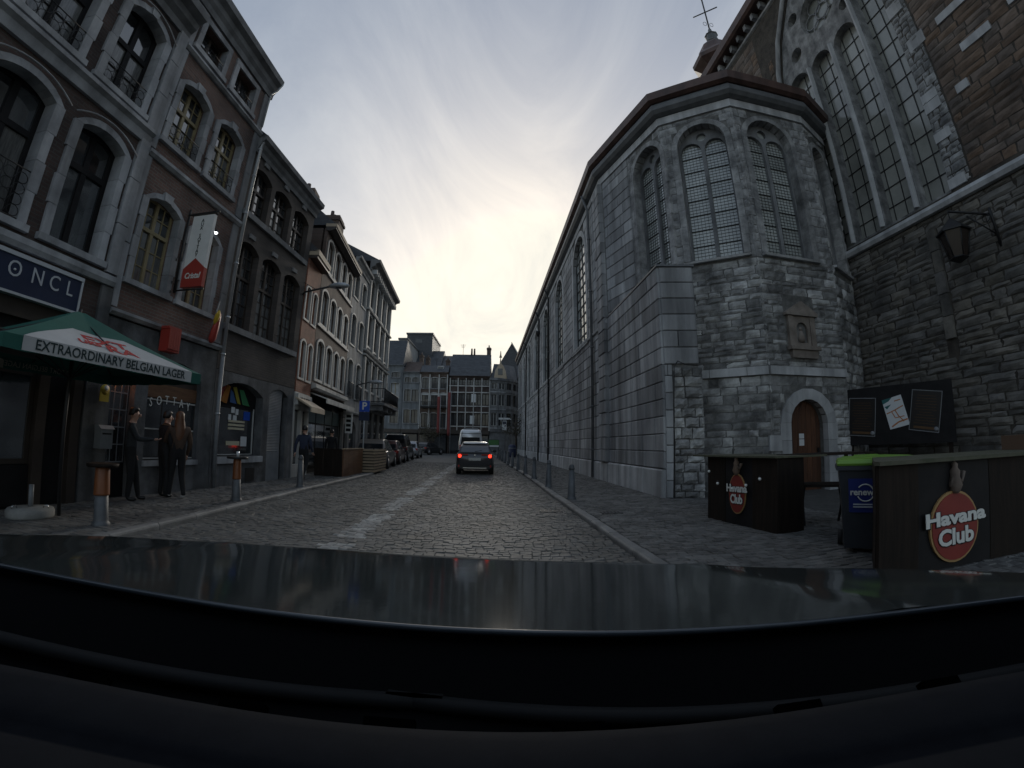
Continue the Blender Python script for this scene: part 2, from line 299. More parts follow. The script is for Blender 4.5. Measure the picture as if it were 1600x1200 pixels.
def link(name, data, parent=None, loc=(0, 0, 0), rot=(0, 0, 0), scale=(1, 1, 1)):
    o = bpy.data.objects.new(name, data); COL.objects.link(o)
    o.location = loc; o.rotation_euler = rot; o.scale = scale
    if parent is not None: o.parent = parent
    return o
def tag(o, label=None, cat=None, group=None, kind=None):
    for k, v in (('label', label), ('category', cat), ('group', group), ('kind', kind)):
        if v: o[k] = v
    return o
def thing(name, label, cat, loc=(0, 0, 0), rz=0.0, group=None):
    return tag(link(name, None, None, loc, (0, 0, rz)), label, cat, group)
KIDS = {}
def copy_tree(o, parent=None):
    c = o.copy(); COL.objects.link(c)
    if parent is not None: c.parent = parent
    for ch in o.children: copy_tree(ch, c)
    return c
def dup(o, loc, rz=0.0, label=None, scale=None):
    c = copy_tree(o); c.location = loc; c.rotation_euler = (0, 0, rz)
    if label: c['label'] = label
    if scale: c.scale = scale
    return c
def frame(az):
    """rotation of a facade whose local x runs along azimuth az (degrees from +Y towards +X), y into the wall"""
    a = radians(az); return atan2(cos(a), sin(a))
UB = {}
def cube(m):
    if m not in UB:
        b = MB(); b.box(-.5, .5, -.5, .5, -.5, .5); UB[m] = b.mesh('unit_block', mt[m] if isinstance(m, str) else m)
    return UB[m]
def bx(name, parent, x0, x1, y0, y1, z0, z1, m):
    return link(name, cube(m), parent, ((x0 + x1) / 2, (y0 + y1) / 2, (z0 + z1) / 2), (0, 0, 0), (x1 - x0, y1 - y0, z1 - z0))
def text(body, size, parent, loc, rot, m, name='lettering', ext=0.004, bold=0.0, align='CENTER', sx=1.0, shear=0.0, spacing=1.0):
    c = bpy.data.curves.new(name, 'FONT'); c.body = body; c.size = size; c.extrude = ext; c.offset = bold; c.align_x = align; c.align_y = 'CENTER'
    c.resolution_u = 3; c.shear = shear; c.space_character = spacing
    t = bpy.data.objects.new(name, c); me = bpy.data.meshes.new_from_object(t); bpy.data.objects.remove(t); bpy.data.curves.remove(c)
    me.name = name; me.materials.clear(); me.materials.append(mt[m] if isinstance(m, str) else m)
    return link(name, me, parent, loc, rot, (sx, 1, 1))
UP = (pi / 2, 0, 0)

def arch_pts(x0, x1, zs, rise, n=10):
    """points of a segmental arch from (x1,zs) over the crown to (x0,zs)"""
    w = (x1 - x0) / 2; cx = (x0 + x1) / 2
    if rise <= 0.001: return [(x1, zs), (x0, zs)]
    r = (w * w + rise * rise) / (2 * rise); cz = zs + rise - r; a = math.asin(min(1, w / r))
    if rise > w: a = pi - a
    return [(cx + r * sin(t), cz + r * cos(t)) for t in [a - 2 * a * i / n for i in range(n + 1)]]
def opening(x0, x1, z0, zs, rise=0.0, n=10): return [(x0, z0), (x1, z0)] + arch_pts(x0, x1, zs, rise, n)

def surround(par, x0, x1, z0, zs, rise, w, m, proud=0.05, jb=4, vs=7, key=True, name='surround_block', base=True, tw=None, dep=.16):
    tw = tw or w
    def blk(pts, p=proud):
        b = MB(); b.prism(pts, -p, dep); return b.build(name, mt[m], par)
    e = 0.004; g = 0.004
    hs = (zs - z0) / jb
    for k in range(jb):
        za, zb = z0 + k * hs + g, z0 + (k + 1) * hs - g
        for sg, xi in ((-1, x0 + e), (1, x1 - e)):
            xo = xi + sg * (w + (0.03 if k % 2 and jb > 3 else 0)); xa, xb = min(xi, xo), max(xi, xo)
            blk([(xa, za), (xb, za), (xb, zb), (xa, zb)])
    if rise <= 0.001:
        blk([(x0 - w, zs + g), (x1 + w, zs + g), (x1 + w, zs + tw), (x0 - w, zs + tw)])
    else:
        inn = arch_pts(x0 + e, x1 - e, zs, rise - e, vs); out = arch_pts(x0 - w, x1 + w, zs, rise + tw * 0.9, vs)
        for i in range(vs):
            c = [inn[i], out[i], out[i + 1], inn[i + 1]]; mx = sum(p[0] for p in c) / 4; mz = sum(p[1] for p in c) / 4
            k = 0.985
            mid = key and i == vs // 2
            q = [(mx + (p[0] - mx) * k, mz + (p[1] - mz) * k) for p in c]
            if mid: q = [q[0], (q[1][0], q[1][1] + .06), (q[2][0], q[2][1] + .06), q[3]]
            blk(q, proud + (0.03 if mid else 0))
    if base: blk([(x0 - w - .04, z0 - w * .8), (x1 + w + .04, z0 - w * .8), (x1 + w + .04, z0 - g), (x0 - w - .04, z0 - g)], proud + 0.05)

def window(H, x0, x1, z0, zs, rise=0.0, d=0.18, cols=2, rows=3, fm='brownpaint', gm='glass', fw=0.055, bw_=0.022, transom=None, double=True, sill=None, rail=None, name='window', panes=True):
    """sash window behind an opening; returns the outline for the wall's hole"""
    zt = zs + rise; b = MB(); y0, y1 = d + 0.004, d + 0.06
    b.box(x0 - .02, x0 + fw, y0, y1, z0 - .02, zt); b.box(x1 - fw, x1 + .02, y0, y1, z0 - .02, zt)
    b.box(x0 + fw, x1 - fw, y0, y1, z0 - .02, z0 + fw); b.box(x0 + fw, x1 - fw, y0 + .002, y1, zt - fw, zt + .02)
    cx = (x0 + x1) / 2
    if double: b.box(cx - fw * .8, cx + fw * .8, y0 - .012, y1 - .004, z0 + fw, zt - fw)
    tz = [] if transom is None else [z0 + (zt - z0) * transom]
    for t in tz: b.box(x0 + fw, x1 - fw, y0 - .02, y1 - .008, t - fw * .8, t + fw * .8)
    gx0, gx1, gz0, gz1 = x0 + fw, x1 - fw, z0 + fw, zt - fw
    zones = [(gz0, gz1, rows)] if not tz else [(gz0, tz[0] - fw * .8, rows), (tz[0] + fw * .8, gz1, max(1, round(rows * (gz1 - tz[0]) / (tz[0] - gz0))))]
    cells = []
    for za, zb, nr in zones:
        half = [(gx0, cx - fw * .8), (cx + fw * .8, gx1)] if double else [(gx0, gx1)]
        nc = max(1, cols // len(half))
        for xa, xb in half:
            for i in range(1, nc): b.box(xa + (xb - xa) * i / nc - bw_ / 2, xa + (xb - xa) * i / nc + bw_ / 2, y0 + .012, y1 - .02, za, zb)
            for j in range(1, nr): b.box(xa, xb, y0 + .014, y1 - .022, za + (zb - za) * j / nr - bw_ / 2, za + (zb - za) * j / nr + bw_ / 2)
            for i in range(nc):
                for j in range(nr): cells.append((xa + (xb - xa) * i / nc, xa + (xb - xa) * (i + 1) / nc, za + (zb - za) * j / nr, za + (zb - za) * (j + 1) / nr))
    w = b.build(name, mt[fm], H)
    net = gm == 'glass' and RND.random() < .38; zn = z0 + (zt - z0) * RND.choice((.45, .62, 1.0))
    for xa, xb, za, zb in cells: bx('pane', w, xa, xb, y1 - .02, y1 - .012, za, zb, 'netcurtain' if net and (za + zb) / 2 < zn else gm).rotation_euler = (RND.uniform(-.012, .012), 0, RND.uniform(-.012, .012))
    if sill: 
        s_ = MB(); s_.box(x0 - .1, x1 + .1, -0.09, d, z0 - .1, z0 - .004); s_.build('sill', mt[sill], w)
    if rail:
        r = MB(); h = rail; yy = -0.03
        for zz_ in (z0 + .04, z0 + h): r.tube([(x0 + .004, yy, zz_), (x1 - .004, yy, zz_)], .012, 5)
        n = max(3, int((x1 - x0) / .17)); 
        for i in range(n):
            xm = x0 + (x1 - x0) * (i + .5) / n; rr = min((x1 - x0) / n, h) * .46
            for q in range(max(1, int(h / (2 * rr)))):
                zc = z0 + .05 + rr * (1 + 2 * q); r.tube([(xm + rr * cos(t), yy, zc + rr * sin(t)) for t in [2 * pi * k / 10 for k in range(11)]], .007, 4)
            r.tube([(x0 + (x1 - x0) * i / n, yy, z0 + .04), (x0 + (x1 - x0) * i / n, yy, z0 + h)], .008, 4)
        r.build('railing', mt['iron'], w)
    return opening(x0, x1, z0, zs, rise)

# ---------------------------------------------------------------- stones laid in courses
def stone_mesh(kind, m, i):
    rr = random.Random(hash(kind) % 97 + i * 13); b = MB()
    if kind == 'ashlar':       # face with a narrow chamfer
        e = .03
        F = [(-.5, .22, -.5), (.5, .22, -.5), (.5, .22, .5), (-.5, .22, .5)]
        G = [(-.5 + e, 0, -.5 + e * 1.6), (.5 - e, 0, -.5 + e * 1.6), (.5 - e, 0, .5 - e * 1.6), (-.5 + e, 0, .5 - e * 1.6)]
        B_ = [(x, 1, z) for x, y, z in F]
        b.poly(F + G + B_, [(4, 5, 6, 7)] + [(k, (k + 1) % 4, (k + 1) % 4 + 4, k + 4) for k in range(4)] + [(k + 8, (k + 1) % 4 + 8, (k + 1) % 4, k) for k in range(4)])
    else:
        n = 4; J = .05 if kind == 'rubble' else .03; V = []
        for j in range(n):
            for k in range(n):
                x, z = -.5 + k / (n - 1), -.5 + j / (n - 1); ed = k in (0, n - 1) or j in (0, n - 1)
                V.append((x * (1 - .04) + rr.uniform(-J, J) * .6, (rr.uniform(.3, .46) if ed else rr.uniform(0, .26)), z * (1 - .05) + rr.uniform(-J, J)))
        F = [(j * n + k, j * n + k + 1, (j + 1) * n + k + 1, (j + 1) * n + k) for j in range(n - 1) for k in range(n - 1)]
        ring = [k for k in range(n)] + [j * n + n - 1 for j in range(1, n)] + [(n - 1) * n + k for k in range(n - 2, -1, -1)] + [j * n for j in range(n - 2, 0, -1)]
        o = len(V); V += [(V[q][0], 1, V[q][2]) for q in ring]; L = len(ring)
        F += [(ring[q], ring[(q + 1) % L], o + (q + 1) % L, o + q) for q in range(L)]
        b.poly(V, F)
    return b.mesh(kind + '_stone', mt[m])
SM = {}
def stones(kind, m):
    if (kind, m) not in SM: SM[(kind, m)] = [stone_mesh(kind, m, i) for i in range(1 if kind == 'ashlar' else 9)]
    return SM[(kind, m)]
EYE = Vector((0, 0, 1.42))
class Courses:
    """courses of stones on several walls of one thing: the largest in view are objects of their own, the rest one joined part"""
    def __init__(s, name, kind, m, seed=1): s.name, s.kind, s.m, s.L, s.r = name, kind, m, [], random.Random(seed)
    def lay(s, par, x0, x1, z0, z1, hr, wr, depth=.12, proud=.03, gap=.012, cuts=(), m=None, vis=1.0, prob=1.0):
        r = s.r; z = z0; row = 0
        while z < z1 - .02:
            h = min(r.uniform(*hr), z1 - z)
            if z1 - (z + h) < hr[0] * .5: h = z1 - z
            free = [(x0, x1)]
            for c in cuts:
                iv = c(z, z + h)
                if iv is None: continue
                nf = []
                for a, b in free:
                    if iv[1] <= a or iv[0] >= b: nf.append((a, b)); continue
                    if iv[0] > a + .03: nf.append((a, iv[0]))
                    if iv[1] < b - .03: nf.append((iv[1], b))
                free = nf
            for a, b in free:
                x = a; first = True
                while x < b - .01:
                    w = r.uniform(*wr) * (r.uniform(.4, .8) if first and row % 2 else 1); first = False
                    if b - (x + w) < wr[0] * .55: w = b - x
                    if r.random() < prob:
                        s.L.append((par, x + w / 2, z + h / 2, w - gap, h - gap, depth, (proud * r.uniform(.9, 1.1) if s.kind == 'ashlar' else depth * .44 + proud * r.uniform(-.5, .5)), m or s.m, vis))
                    x += w
            z += h; row += 1
    def finish(s, owner, limit=300, stuff=None):
        bpy.context.view_layer.update()
        def score(t):
            p = t[0].matrix_world @ Vector((t[1], 0, t[2])); v = p - EYE
            nrm = (t[0].matrix_world.to_3x3() @ Vector((0, -1, 0))); f = max(0.02, -nrm.dot(v.normalized()))
            return t[3] * t[4] * f / v.length_squared * t[8]
        s.L.sort(key=score, reverse=True)
        for k, t in enumerate(s.L[:limit]):
            me = stones(s.kind, t[7]); link(s.name, me[k * 7 % len(me)], t[0], (t[1], -t[6], t[2]), (0, 0, 0), (t[3], t[5], t[4]))
        rest = s.L[limit:]
        if rest:
            V, F, MI, mats = [], [], [], []
            inv = owner.matrix_world.inverted()
            cache = {}
            for k, t in enumerate(rest):
                me = stones(s.kind, t[7]); me = me[k * 7 % len(me)]
                if me not in cache: cache[me] = (np.array([v.co[:] for v in me.vertices]), [list(p.vertices) for p in me.polygons])
                v, f = cache[me]; T = np.array(inv @ t[0].matrix_world)
                w = (v * np.array([t[3], t[5], t[4]]) + np.array([t[1], -t[6], t[2]])) @ T[:3, :3].T + T[:3, 3]
                o = len(V); V.extend(map(tuple, w)); F.extend([[i + o for i in q] for q in f])
                if t[7] not in mats: mats.append(t[7])
                MI += [mats.index(t[7])] * len(f)
            me = bpy.data.meshes.new(s.name); me.from_pydata(V, [], F)
            for x in mats: me.materials.append(mt[x])
            me.polygons.foreach_set('material_index', MI); me.update()
            tag(link(stuff or s.name, me, owner), kind='stuff')
def cut_rect(xa, xb, za, zb): return lambda z0, z1: (xa, xb) if z1 > za + .01 and z0 < zb - .01 else None
def cut_arch(x0, x1, za, zs, rise):
    w = (x1 - x0) / 2; cx = (x0 + x1) / 2; r = (w * w + rise * rise) / (2 * rise) if rise > 0 else 0
    def f(z0, z1):
        if z1 <= za + .01: return None
        z = max(z0, za)
        if z <= zs: return (x0, x1)
        q = z - (zs + rise - r)
        if q >= r: return None
        h = sqrt(max(0, r * r - q * q)); return (cx - h, cx + h)
    return f
# ---------------------------------------------------------------- ground, road, pavements, kerbs
def lerp_table(T):
    def f(y):
        if y <= T[0][0]: a, b = T[0], T[1]
        else:
            for a, b in zip(T[:-1], T[1:]):
                if y <= b[0]: break
        return a[1] + (b[1] - a[1]) * (y - a[0]) / (b[0] - a[0])
    return f
kr = lerp_table([(3.0, 1.78), (5.5, 1.66), (9.5, 1.46), (22.4, .84), (44, -.5), (62, -1.8)])
kl = lerp_table([(2, -4.72), (5.3, -4.93), (11.5, -5.30), (18.3, -5.46)])
def fac_l(y): return -7.34 + .0437 * (y - 9.9) if y < 14.05 else (-7.16 - .1139 * (y - 14.1) if y < 20.96 else -7.94 - .0787 * (y - 20.96))
def nave_x(y): return 4.1 - .0437 * (y - 10.8)
PZ = 0.07
g = MB(); g.poly([(-400, -60, -.16), (400, -60, -.16), (400, 700, -.16), (-400, 700, -.16)], [(0, 1, 2, 3)])
tag(g.build('ground', mt['farroad']), kind='structure')
rd = MB()
ys = [-4 + 2 * i for i in range(19)]
rd.poly([(kl(min(y, 18.3)) - .05 if y < 18.5 else fac_l(y) + .4, y, -.012) for y in ys] + [(kr(y) + .05, y, -.012) for y in ys], [(i, i + 1, i + 1 + len(ys), i + len(ys)) for i in range(len(ys) - 1)], 0)
rd.poly([(-13, 32, -.006), (-3, 32, -.006), (0.27, 32, -.006), (-1.7, 62, -.006), (6, 62, -.006), (-19, 62, -.006)], [(0, 1, 2, 3, 5), (3, 4, 5)], 1)
road = tag(rd.build('road', [mt['joint'], mt['farroad']]), kind='structure')
def pavement(name, pts, holes=None):
    b = MB(); b.prism(pts, -.14, PZ - .012, 'z'); return tag(b.build(name, mt['joint']), kind='structure')
yy = [-3 + 1.5 * i for i in range(15)]
pav_l = pavement('pavement', [(kl(y) - .14, y) for y in yy if y < 18.3] + [(kl(18.3) - .14, 18.3), (fac_l(18.3) + .5, 18.3)] + [(fac_l(y) + .5, y) for y in (20, 24, 28, 31.6)] + [(fac_l(y) - 1.0, y) for y in (31.6, 28, 24, 21, 18, 14, 10, 5, -3)])
ye = [-3 + 3 * i for i in range(22)]
pav_r = pavement('pavement', [(kr(y) + .14, y) for y in ye] + [(12.5, 60), (13.5, 3), (13.5, -3)])

def sett_mesh(i, m):
    r = random.Random(i * 7 + 1); V = []
    for z, e in ((-.07, .0), (-.009, .0), (0, .035)):
        for x, y in ((-.5, -.5), (.5, -.5), (.5, .5), (-.5, .5)):
            V.append((x * (1 - e * 2) + r.uniform(-.03, .03), y * (1 - e * 2.6) + r.uniform(-.03, .03), z + (r.uniform(-.006, .006) if z == 0 else 0)))
    b = MB(); b.poly(V, [(8, 9, 10, 11)] + [(a + k, a + (k + 1) % 4, a + 4 + (k + 1) % 4, a + 4 + k) for a in (0, 4) for k in range(4)])
    return b.mesh('sett', mt[m])
SETT = {m: [sett_mesh(i, m) for i in range(8)] for m in ('sett', 'sett_side', 'sett_mark')}
def setts(owner, y0, y1, xl, xr, rd_, wr, z, m, seed, nind, mark=None, markpart='painted_sett', skip=None, wav=.02, focus=None):
    r = random.Random(seed); L = []; y = y0; ph = r.uniform(0, 9)
    while y < y1:
        d = rd_ * r.uniform(.88, 1.12); a, b = xl(y + d / 2), xr(y + d / 2); x = a + .01 + r.uniform(0, wr[0] * .5)
        while x < b - wr[0] * .6:
            w = min(r.uniform(*wr), b - x)
            cx, cy = x + w / 2, y + d / 2 + wav * sin(x * 1.7 + ph + y * .3) + r.uniform(-.006, .006)
            if not (skip and skip(cx, cy)):
                L.append((cx, cy, w - .007, d - .007, z + r.uniform(-.007, .005), r.uniform(-.05, .05), r.randrange(8), bool(mark and mark(cx, cy)), r.uniform(-.02, .02), r.uniform(-.02, .02)))
            x += w
        y += d
    fx, fy = focus or (0, 0)
    L.sort(key=lambda t: (t[0] - fx) ** 2 * .6 + (t[1] - fy) ** 2)
    ind = [t for t in L if not t[7]][:nind]; used = set(map(id, ind))
    for t in ind:
        link('sett', SETT[m][t[6]], owner, (t[0], t[1], t[4]), (t[8], t[9], t[5]), (t[2], t[3], 1))
    for part, sel, mm in (('sett', [t for t in L if id(t) not in used and not t[7]], m), (markpart, [t for t in L if t[7]], 'sett_mark')):
        if not sel: continue
        base = [np.array([v.co[:] for v in me.vertices]) for me in SETT[m]]; fc = [list(p.vertices) for p in SETT[m][0].polygons]
        V, F = [], []
        for t in sel:
            v = base[t[6]]; c, s = cos(t[5]), sin(t[5]); X, Y = v[:, 0] * t[2], v[:, 1] * t[3]
            o = len(V); Z = v[:, 2] + t[4] + X * t[9] + Y * t[8]
            V.extend(zip(X * c - Y * s + t[0], X * s + Y * c + t[1], Z)); F.extend([[i + o for i in q] for q in fc])
        me = bpy.data.meshes.new(part); me.from_pydata(V, [], F); me.materials.append(mt[mm]); me.update()
        tag(link(part, me, owner), kind='stuff')
cmx = lerp_table([(6, -2.24), (12.6, -2.5), (33, -3.3)])
def is_mark(x, y):
    return abs(x - cmx(y)) < .20 and (y - 6.3) % 2.7 < 2.2 and y < 30 and y > 5
setts(road, 1.6, 32, lambda y: kl(y) if y < 18.4 else fac_l(y) + .5, kr, .105, (.105, .165), 0.0, 'sett', 3, 300, is_mark, wav=.015, focus=(-.4, 6.2))
setts(pav_l, 1.5, 18.3, lambda y: fac_l(y) - .02, lambda y: kl(y) - .15, .115, (.10, .17), PZ, 'sett_side', 5, 300, focus=(-5.6, 7.5))
in_church = lambda x, y: x > nave_x(y) + .02 and y > 10.75
setts(pav_r, 1.5, 13.0, lambda y: kr(y) + .15, lambda y: 6.2 if y < 10.6 else nave_x(y) + .1, .12, (.11, .18), PZ, 'sett_side', 9, 300, focus=(2.4, 6.2), wav=.05)
setts(pav_r, 13.0, 40.0, lambda y: kr(y) + .15, lambda y: nave_x(y) + .1, .12, (.11, .18), PZ, 'sett_side', 12, 0)
kerb_l = tag(link('kerb', None), kind='structure'); kerb_r = tag(link('kerb', None), kind='structure')
def kerb_run(owner, f, y0, y1, sgn, ln=1.05):
    r = random.Random(y0 * 10 + sgn); y = y0
    while y < y1:
        l = min(ln * r.uniform(.85, 1.15), y1 - y); xa, xb = f(y), f(y + l); a = atan2(-(xb - xa), l)
        b = MB(); w = .15; e = .014
        b.prism([(0, -.12), (sgn * w, -.12), (sgn * w, PZ + .012), (sgn * .03, PZ + .012), (sgn * .008, PZ - .005), (0, PZ - .03)], 0, l - .012)
        b.build('kerb_stone', mt['kerb'], owner, (xa, y, r.uniform(-.006, .006)), (0, 0, a)); y += l
kerb_run(kerb_l, kl, 2.5, 18.35, -1); kerb_run(kerb_r, kr, 2.5, 60, 1)
# ---------------------------------------------------------------- houses on the near side of the left pavement (local x runs along the facade, y into the wall)
RZL = frame(2.5); LO = (-7.34, 9.9, 0)
def house(name, label, loc, rz, cat='house', group='old town houses along the street'): return thing(name, label, cat, loc, rz, group)
def wall(H, outer, holes, m, d=.18, depth=7.0, name='wall', back=True):
    b = MB(); b.holed(outer, holes, 0, d)
    if back:
        x0, x1 = min(p[0] for p in outer), max(p[0] for p in outer); z0, z1 = min(p[1] for p in outer), max(p[1] for p in outer)
        b.box(x0 + .004, x1 - .004, d + .075, depth, z0, z1 - .01)
    return b.build(name, mt[m], H)
def profile(H, name, x0, x1, pts, m):
    """moulding run along the facade; pts are (y,z)"""
    b = MB(); b.prism(pts, x0, x1, 'x'); return b.build(name, mt[m], H)
def cornice(H, x0, x1, z0, z1, ov, m, name='cornice'):
    h = z1 - z0
    return profile(H, name, x0, x1, [(.02, z0), (-.06, z0), (-.08, z0 + h * .25), (-ov * .45, z0 + h * .4), (-ov * .55, z0 + h * .6), (-ov * .95, z0 + h * .72), (-ov, z1 - .03), (-ov, z1), (.02, z1)], m)
def gable(H, x0, x1, ze, ov, dy, zr, m='slate', name='roof', yback=8.0):
    b = MB(); b.prism([(-ov, ze), (dy, zr), (yback, ze + .2), (yback, ze - .05), (-ov + .1, ze - .06)], x0, x1, 'x'); return b.build(name, mt[m], H)

# --- house with three arched stone windows per floor
HA = house('stone_house', 'tall town house with wide arched stone windows and iron balconies above a navy shop sign', LO, RZL)
holes = []
for cx in (-4.45, -6.0, -7.55, -9.1):
    x0, x1 = cx - .5, cx + .5
    f1 = window(HA, x0, x1, 4.42, 6.60, .17, d=.26, cols=2, rows=1, fm='blackpaint', transom=.66, rail=None if cx == -4.45 else .85, fw=.07)
    f2 = window(HA, x0, x1, 7.68, 9.58, .2, d=.24, cols=2, rows=2, fm='blackpaint', transom=.58, rail=.5, fw=.07)
    holes += [f1, f2]
    surround(HA, x0, x1, 4.42, 6.60, .17, .15, 'stoneA', .06, 4, 9, key=False, dep=.23); surround(HA, x0, x1, 7.68, 9.58, .2, .15, 'stoneA', .06, 4, 7, dep=.22)
    for za, zb in ((6.66, 6.93), (9.62, 9.93)):
        out = arch_pts(x0 - .22, x1 + .22, za, zb - za - .02, 12); b = MB(); b.tube([(p[0], -.1, p[1] + .05) for p in out], .016, 5); b.build('hood_mould', mt['stoneA'], HA)
wall(HA, [(-10.6, 3.0), (-3.49, 3.0), (-3.49, 10.6), (-10.6, 10.6)], holes, 'brickA', d=.24)
profile(HA, 'string_course', -10.6, -3.5, [(.02, 4.02), (-.10, 4.02), (-.14, 4.10), (-.14, 4.2), (.02, 4.24)], 'stoneA')
profile(HA, 'string_course', -10.6, -3.5, [(.02, 7.12), (-.08, 7.12), (-.11, 7.3), (-.2, 7.36), (-.2, 7.44), (.02, 7.47)], 'stoneA')
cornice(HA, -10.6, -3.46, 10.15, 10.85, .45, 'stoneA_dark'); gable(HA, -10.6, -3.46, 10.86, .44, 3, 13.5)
for k in range(6):
    z0 = 4.26 + k * 1.0 if k < 3 else 7.5 + (k - 3) * .9
    bx('corner_pilaster', HA, -3.72, -3.47, -.09, .02, z0, z0 + (.985 if k < 3 else .885), 'stoneA')
# ground floor: dark timber shop front
sf = MB(); sf.box(-10.6, -3.48, .10, 6.8, 0, 3.0); sf.build('ground_floor', mt['blackpaint'], HA)
for x0, x1 in ((-10.4, -9.0), (-8.8, -7.4), (-7.2, -5.9), (-5.7, -4.6)):
    f = MB(); f.box(x0, x1, .06, .098, .75, .83); f.box(x0, x0 + .07, .06, .098, .83, 2.7); f.box(x1 - .07, x1, .06, .098, .83, 2.7); f.box(x0, x1, .06, .098, 2.7, 2.78); f.box(x0 + .07, x1 - .07, .066, .098, 2.15, 2.21)
    s = f.build('shop_window', mt['brownpaint'], HA); bx('pane', s, x0 + .07, x1 - .07, .088, .096, .83, 2.15, 'glass'); bx('pane', s, x0 + .07, x1 - .07, .088, .096, 2.21, 2.7, 'glass'); bx('stallriser', s, x0, x1, .03, .098, .1, .74, 'blackpaint')
for x in (-10.5, -8.9, -7.3, -5.8, -4.5, -3.85): bx('pier', HA, x - .09, x + .09, -.04, .098, 0, 3.0, 'brownpaint')  # piers coloured dark brown to stand in for shade at street level
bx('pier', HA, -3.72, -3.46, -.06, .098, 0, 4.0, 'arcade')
fb = MB(); fb.box(-10.6, -3.72, -.02, .2, 3.005, 3.28); fb.build('fascia', mt['brownpaint'], HA)
SG = thing('shop_sign', 'navy shop sign with pale letters in a silver frame under a ledge', 'sign', LO, RZL)
b = MB(); b.box(-7.6, -4.23, -.16, -.03, 3.33, 3.86); b.build('board', mt['navy'], SG)
b = MB(); b.box(-7.64, -4.19, -.18, -.03, 3.865, 3.93); b.box(-7.64, -4.19, -.175, -.03, 3.285, 3.325); b.box(-4.225, -4.19, -.175, -.03, 3.325, 3.865); b.build('edge_frame', mt['lettergrey'], SG)
for ch, x in (('O', -5.40), ('N', -5.02), ('C', -4.72), ('L', -4.43), ('M', -5.85), ('I', -6.2)): text(ch, .36, SG, (x, -.165, 3.66), UP, 'lettergrey', sx=.8, name='letter')
b = MB(); b.lathe([(.02, 0), (.02, .01)], (-5.40, -.168, 3.66), 8, axis='y'); b.build('letter_dot', mt['lettergrey'], SG)

# --- brick house with cream windows
HB = house('brick_house', 'narrow red brick house with cream windows framed in blue stone and a wide dark cornice', LO, RZL)
holes = []
for x0, x1 in ((-3.10, -2.12), (-1.64, -.66)):
    holes.append(window(HB, x0, x1, 4.33, 6.12, .16, d=.20, cols=4, rows=3, fm='yellow', transom=.64, fw=.05)); surround(HB, x0, x1, 4.33, 6.12, .16, .14, 'stoneA', .05, 4, 5)
    holes.append(window(HB, x0, x1, 7.58, 9.16, .16, d=.22, cols=4, rows=3, fm='yellow', transom=.62, fw=.05, rail=.48)); surround(HB, x0, x1, 7.58, 9.16, .16, .15, 'stoneA', .05, 4, 5)
    holes.append(window(HB, x0 + .03, x1 - .05, 10.32, 11.16, 0, d=.2, cols=2, rows=2, fm='brownpaint', fw=.05, rail=.3)); surround(HB, x0 + .03, x1 - .05, 10.32, 11.16, 0, .16, 'stoneA', .05, 2, 1)
wall(HB, [(-3.45, 3.58), (-.02, 3.58), (-.02, 11.6), (-3.45, 11.6)], holes, 'brickB', d=.2)
for z, t in ((3.57, .13), (7.02, .15), (10.0, .12)): profile(HB, 'string_course', -3.46, .0, [(.02, z - t * .3), (-.06, z - t * .3), (-.12, z + .02), (-.12, z + t * .6), (.02, z + t * .8)], 'stoneA')
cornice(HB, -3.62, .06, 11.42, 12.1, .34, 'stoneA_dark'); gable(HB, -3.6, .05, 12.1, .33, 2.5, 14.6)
for z0, z1 in ((3.7, 5.0), (5.01, 6.98), (7.2, 8.6), (8.61, 9.95), (10.15, 11.4)):
    bx('quoin', HB, -.26, -.015, -.04, .02, z0, z1, 'stoneA_dark'); bx('quoin', HB, -3.44, -3.3, -.04, .02, z0, z1 - .01, 'stoneA')
for z in (5.15, 4.62, 4.4): bx('wall_anchor', HB, -2.02, -1.98, -.06, -.04, z, z + .06, 'iron')
# arcade on the ground floor
gh = [opening(-3.12, -2.52, .02, 2.55, .28), opening(-2.18, -.52, .78, 2.62, .34)]
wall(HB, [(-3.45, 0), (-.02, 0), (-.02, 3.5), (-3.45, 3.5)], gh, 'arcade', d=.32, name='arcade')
b = MB(); b.box(-2.2, -.5, -.05, .3, .66, .775); b.build('window_ledge', mt['stoneA'], HB)
dr = MB(); dr.box(-3.14, -2.5, .17, .21, 0, 2.9); door = dr.build('door', mt['blackpaint'], HB)
for i in range(3):
    for j in range(5):
        bx('pane', door, -3.06 + .165 * i + .012, -3.06 + .165 * (i + 1) - .012, .158, .169, .75 + j * .34 + .012, .75 + (j + 1) * .34 - .012, 'glass')
b = MB()
for i in range(4): b.box(-3.07 + .165 * i, -3.05 + .165 * i, .152, .169, .74, 2.46)
for j in range(6): b.box(-3.06, -2.56, .151, .167, .74 + j * .34, .765 + j * .34)
b.build('glazing_bar', mt['greypaint'], door)
sw = MB(); sw.box(-2.2, -.5, .13, .18, .76, 3.0); shopw = sw.build('shop_window', mt['brownpaint'], HB)
bx('name_board', shopw, -2.16, -.54, .10, .129, 2.12, 2.42, 'woodorange')
for i in range(3):
    for j in range(2): bx('pane', shopw, -2.14 + .54 * i, -2.14 + .54 * i + .5, .118, .129, .84 + j * .62, .84 + j * .62 + .58, 'glass')
b = MB()
for j in range(3): b.box(-2.16, -.54, .112, .127, .8 + j * .63, .83 + j * .63)
b.build('glazing_bar', mt['offwhite'], shopw)
for k, ch in enumerate('SOTTAY'): text(ch, .27, shopw, (-1.98 + k * .235, .094, 1.98 + .11 * sin(pi * (k + .3) / 5.6)), UP, 'letterwhite', sx=.72, name='letter')
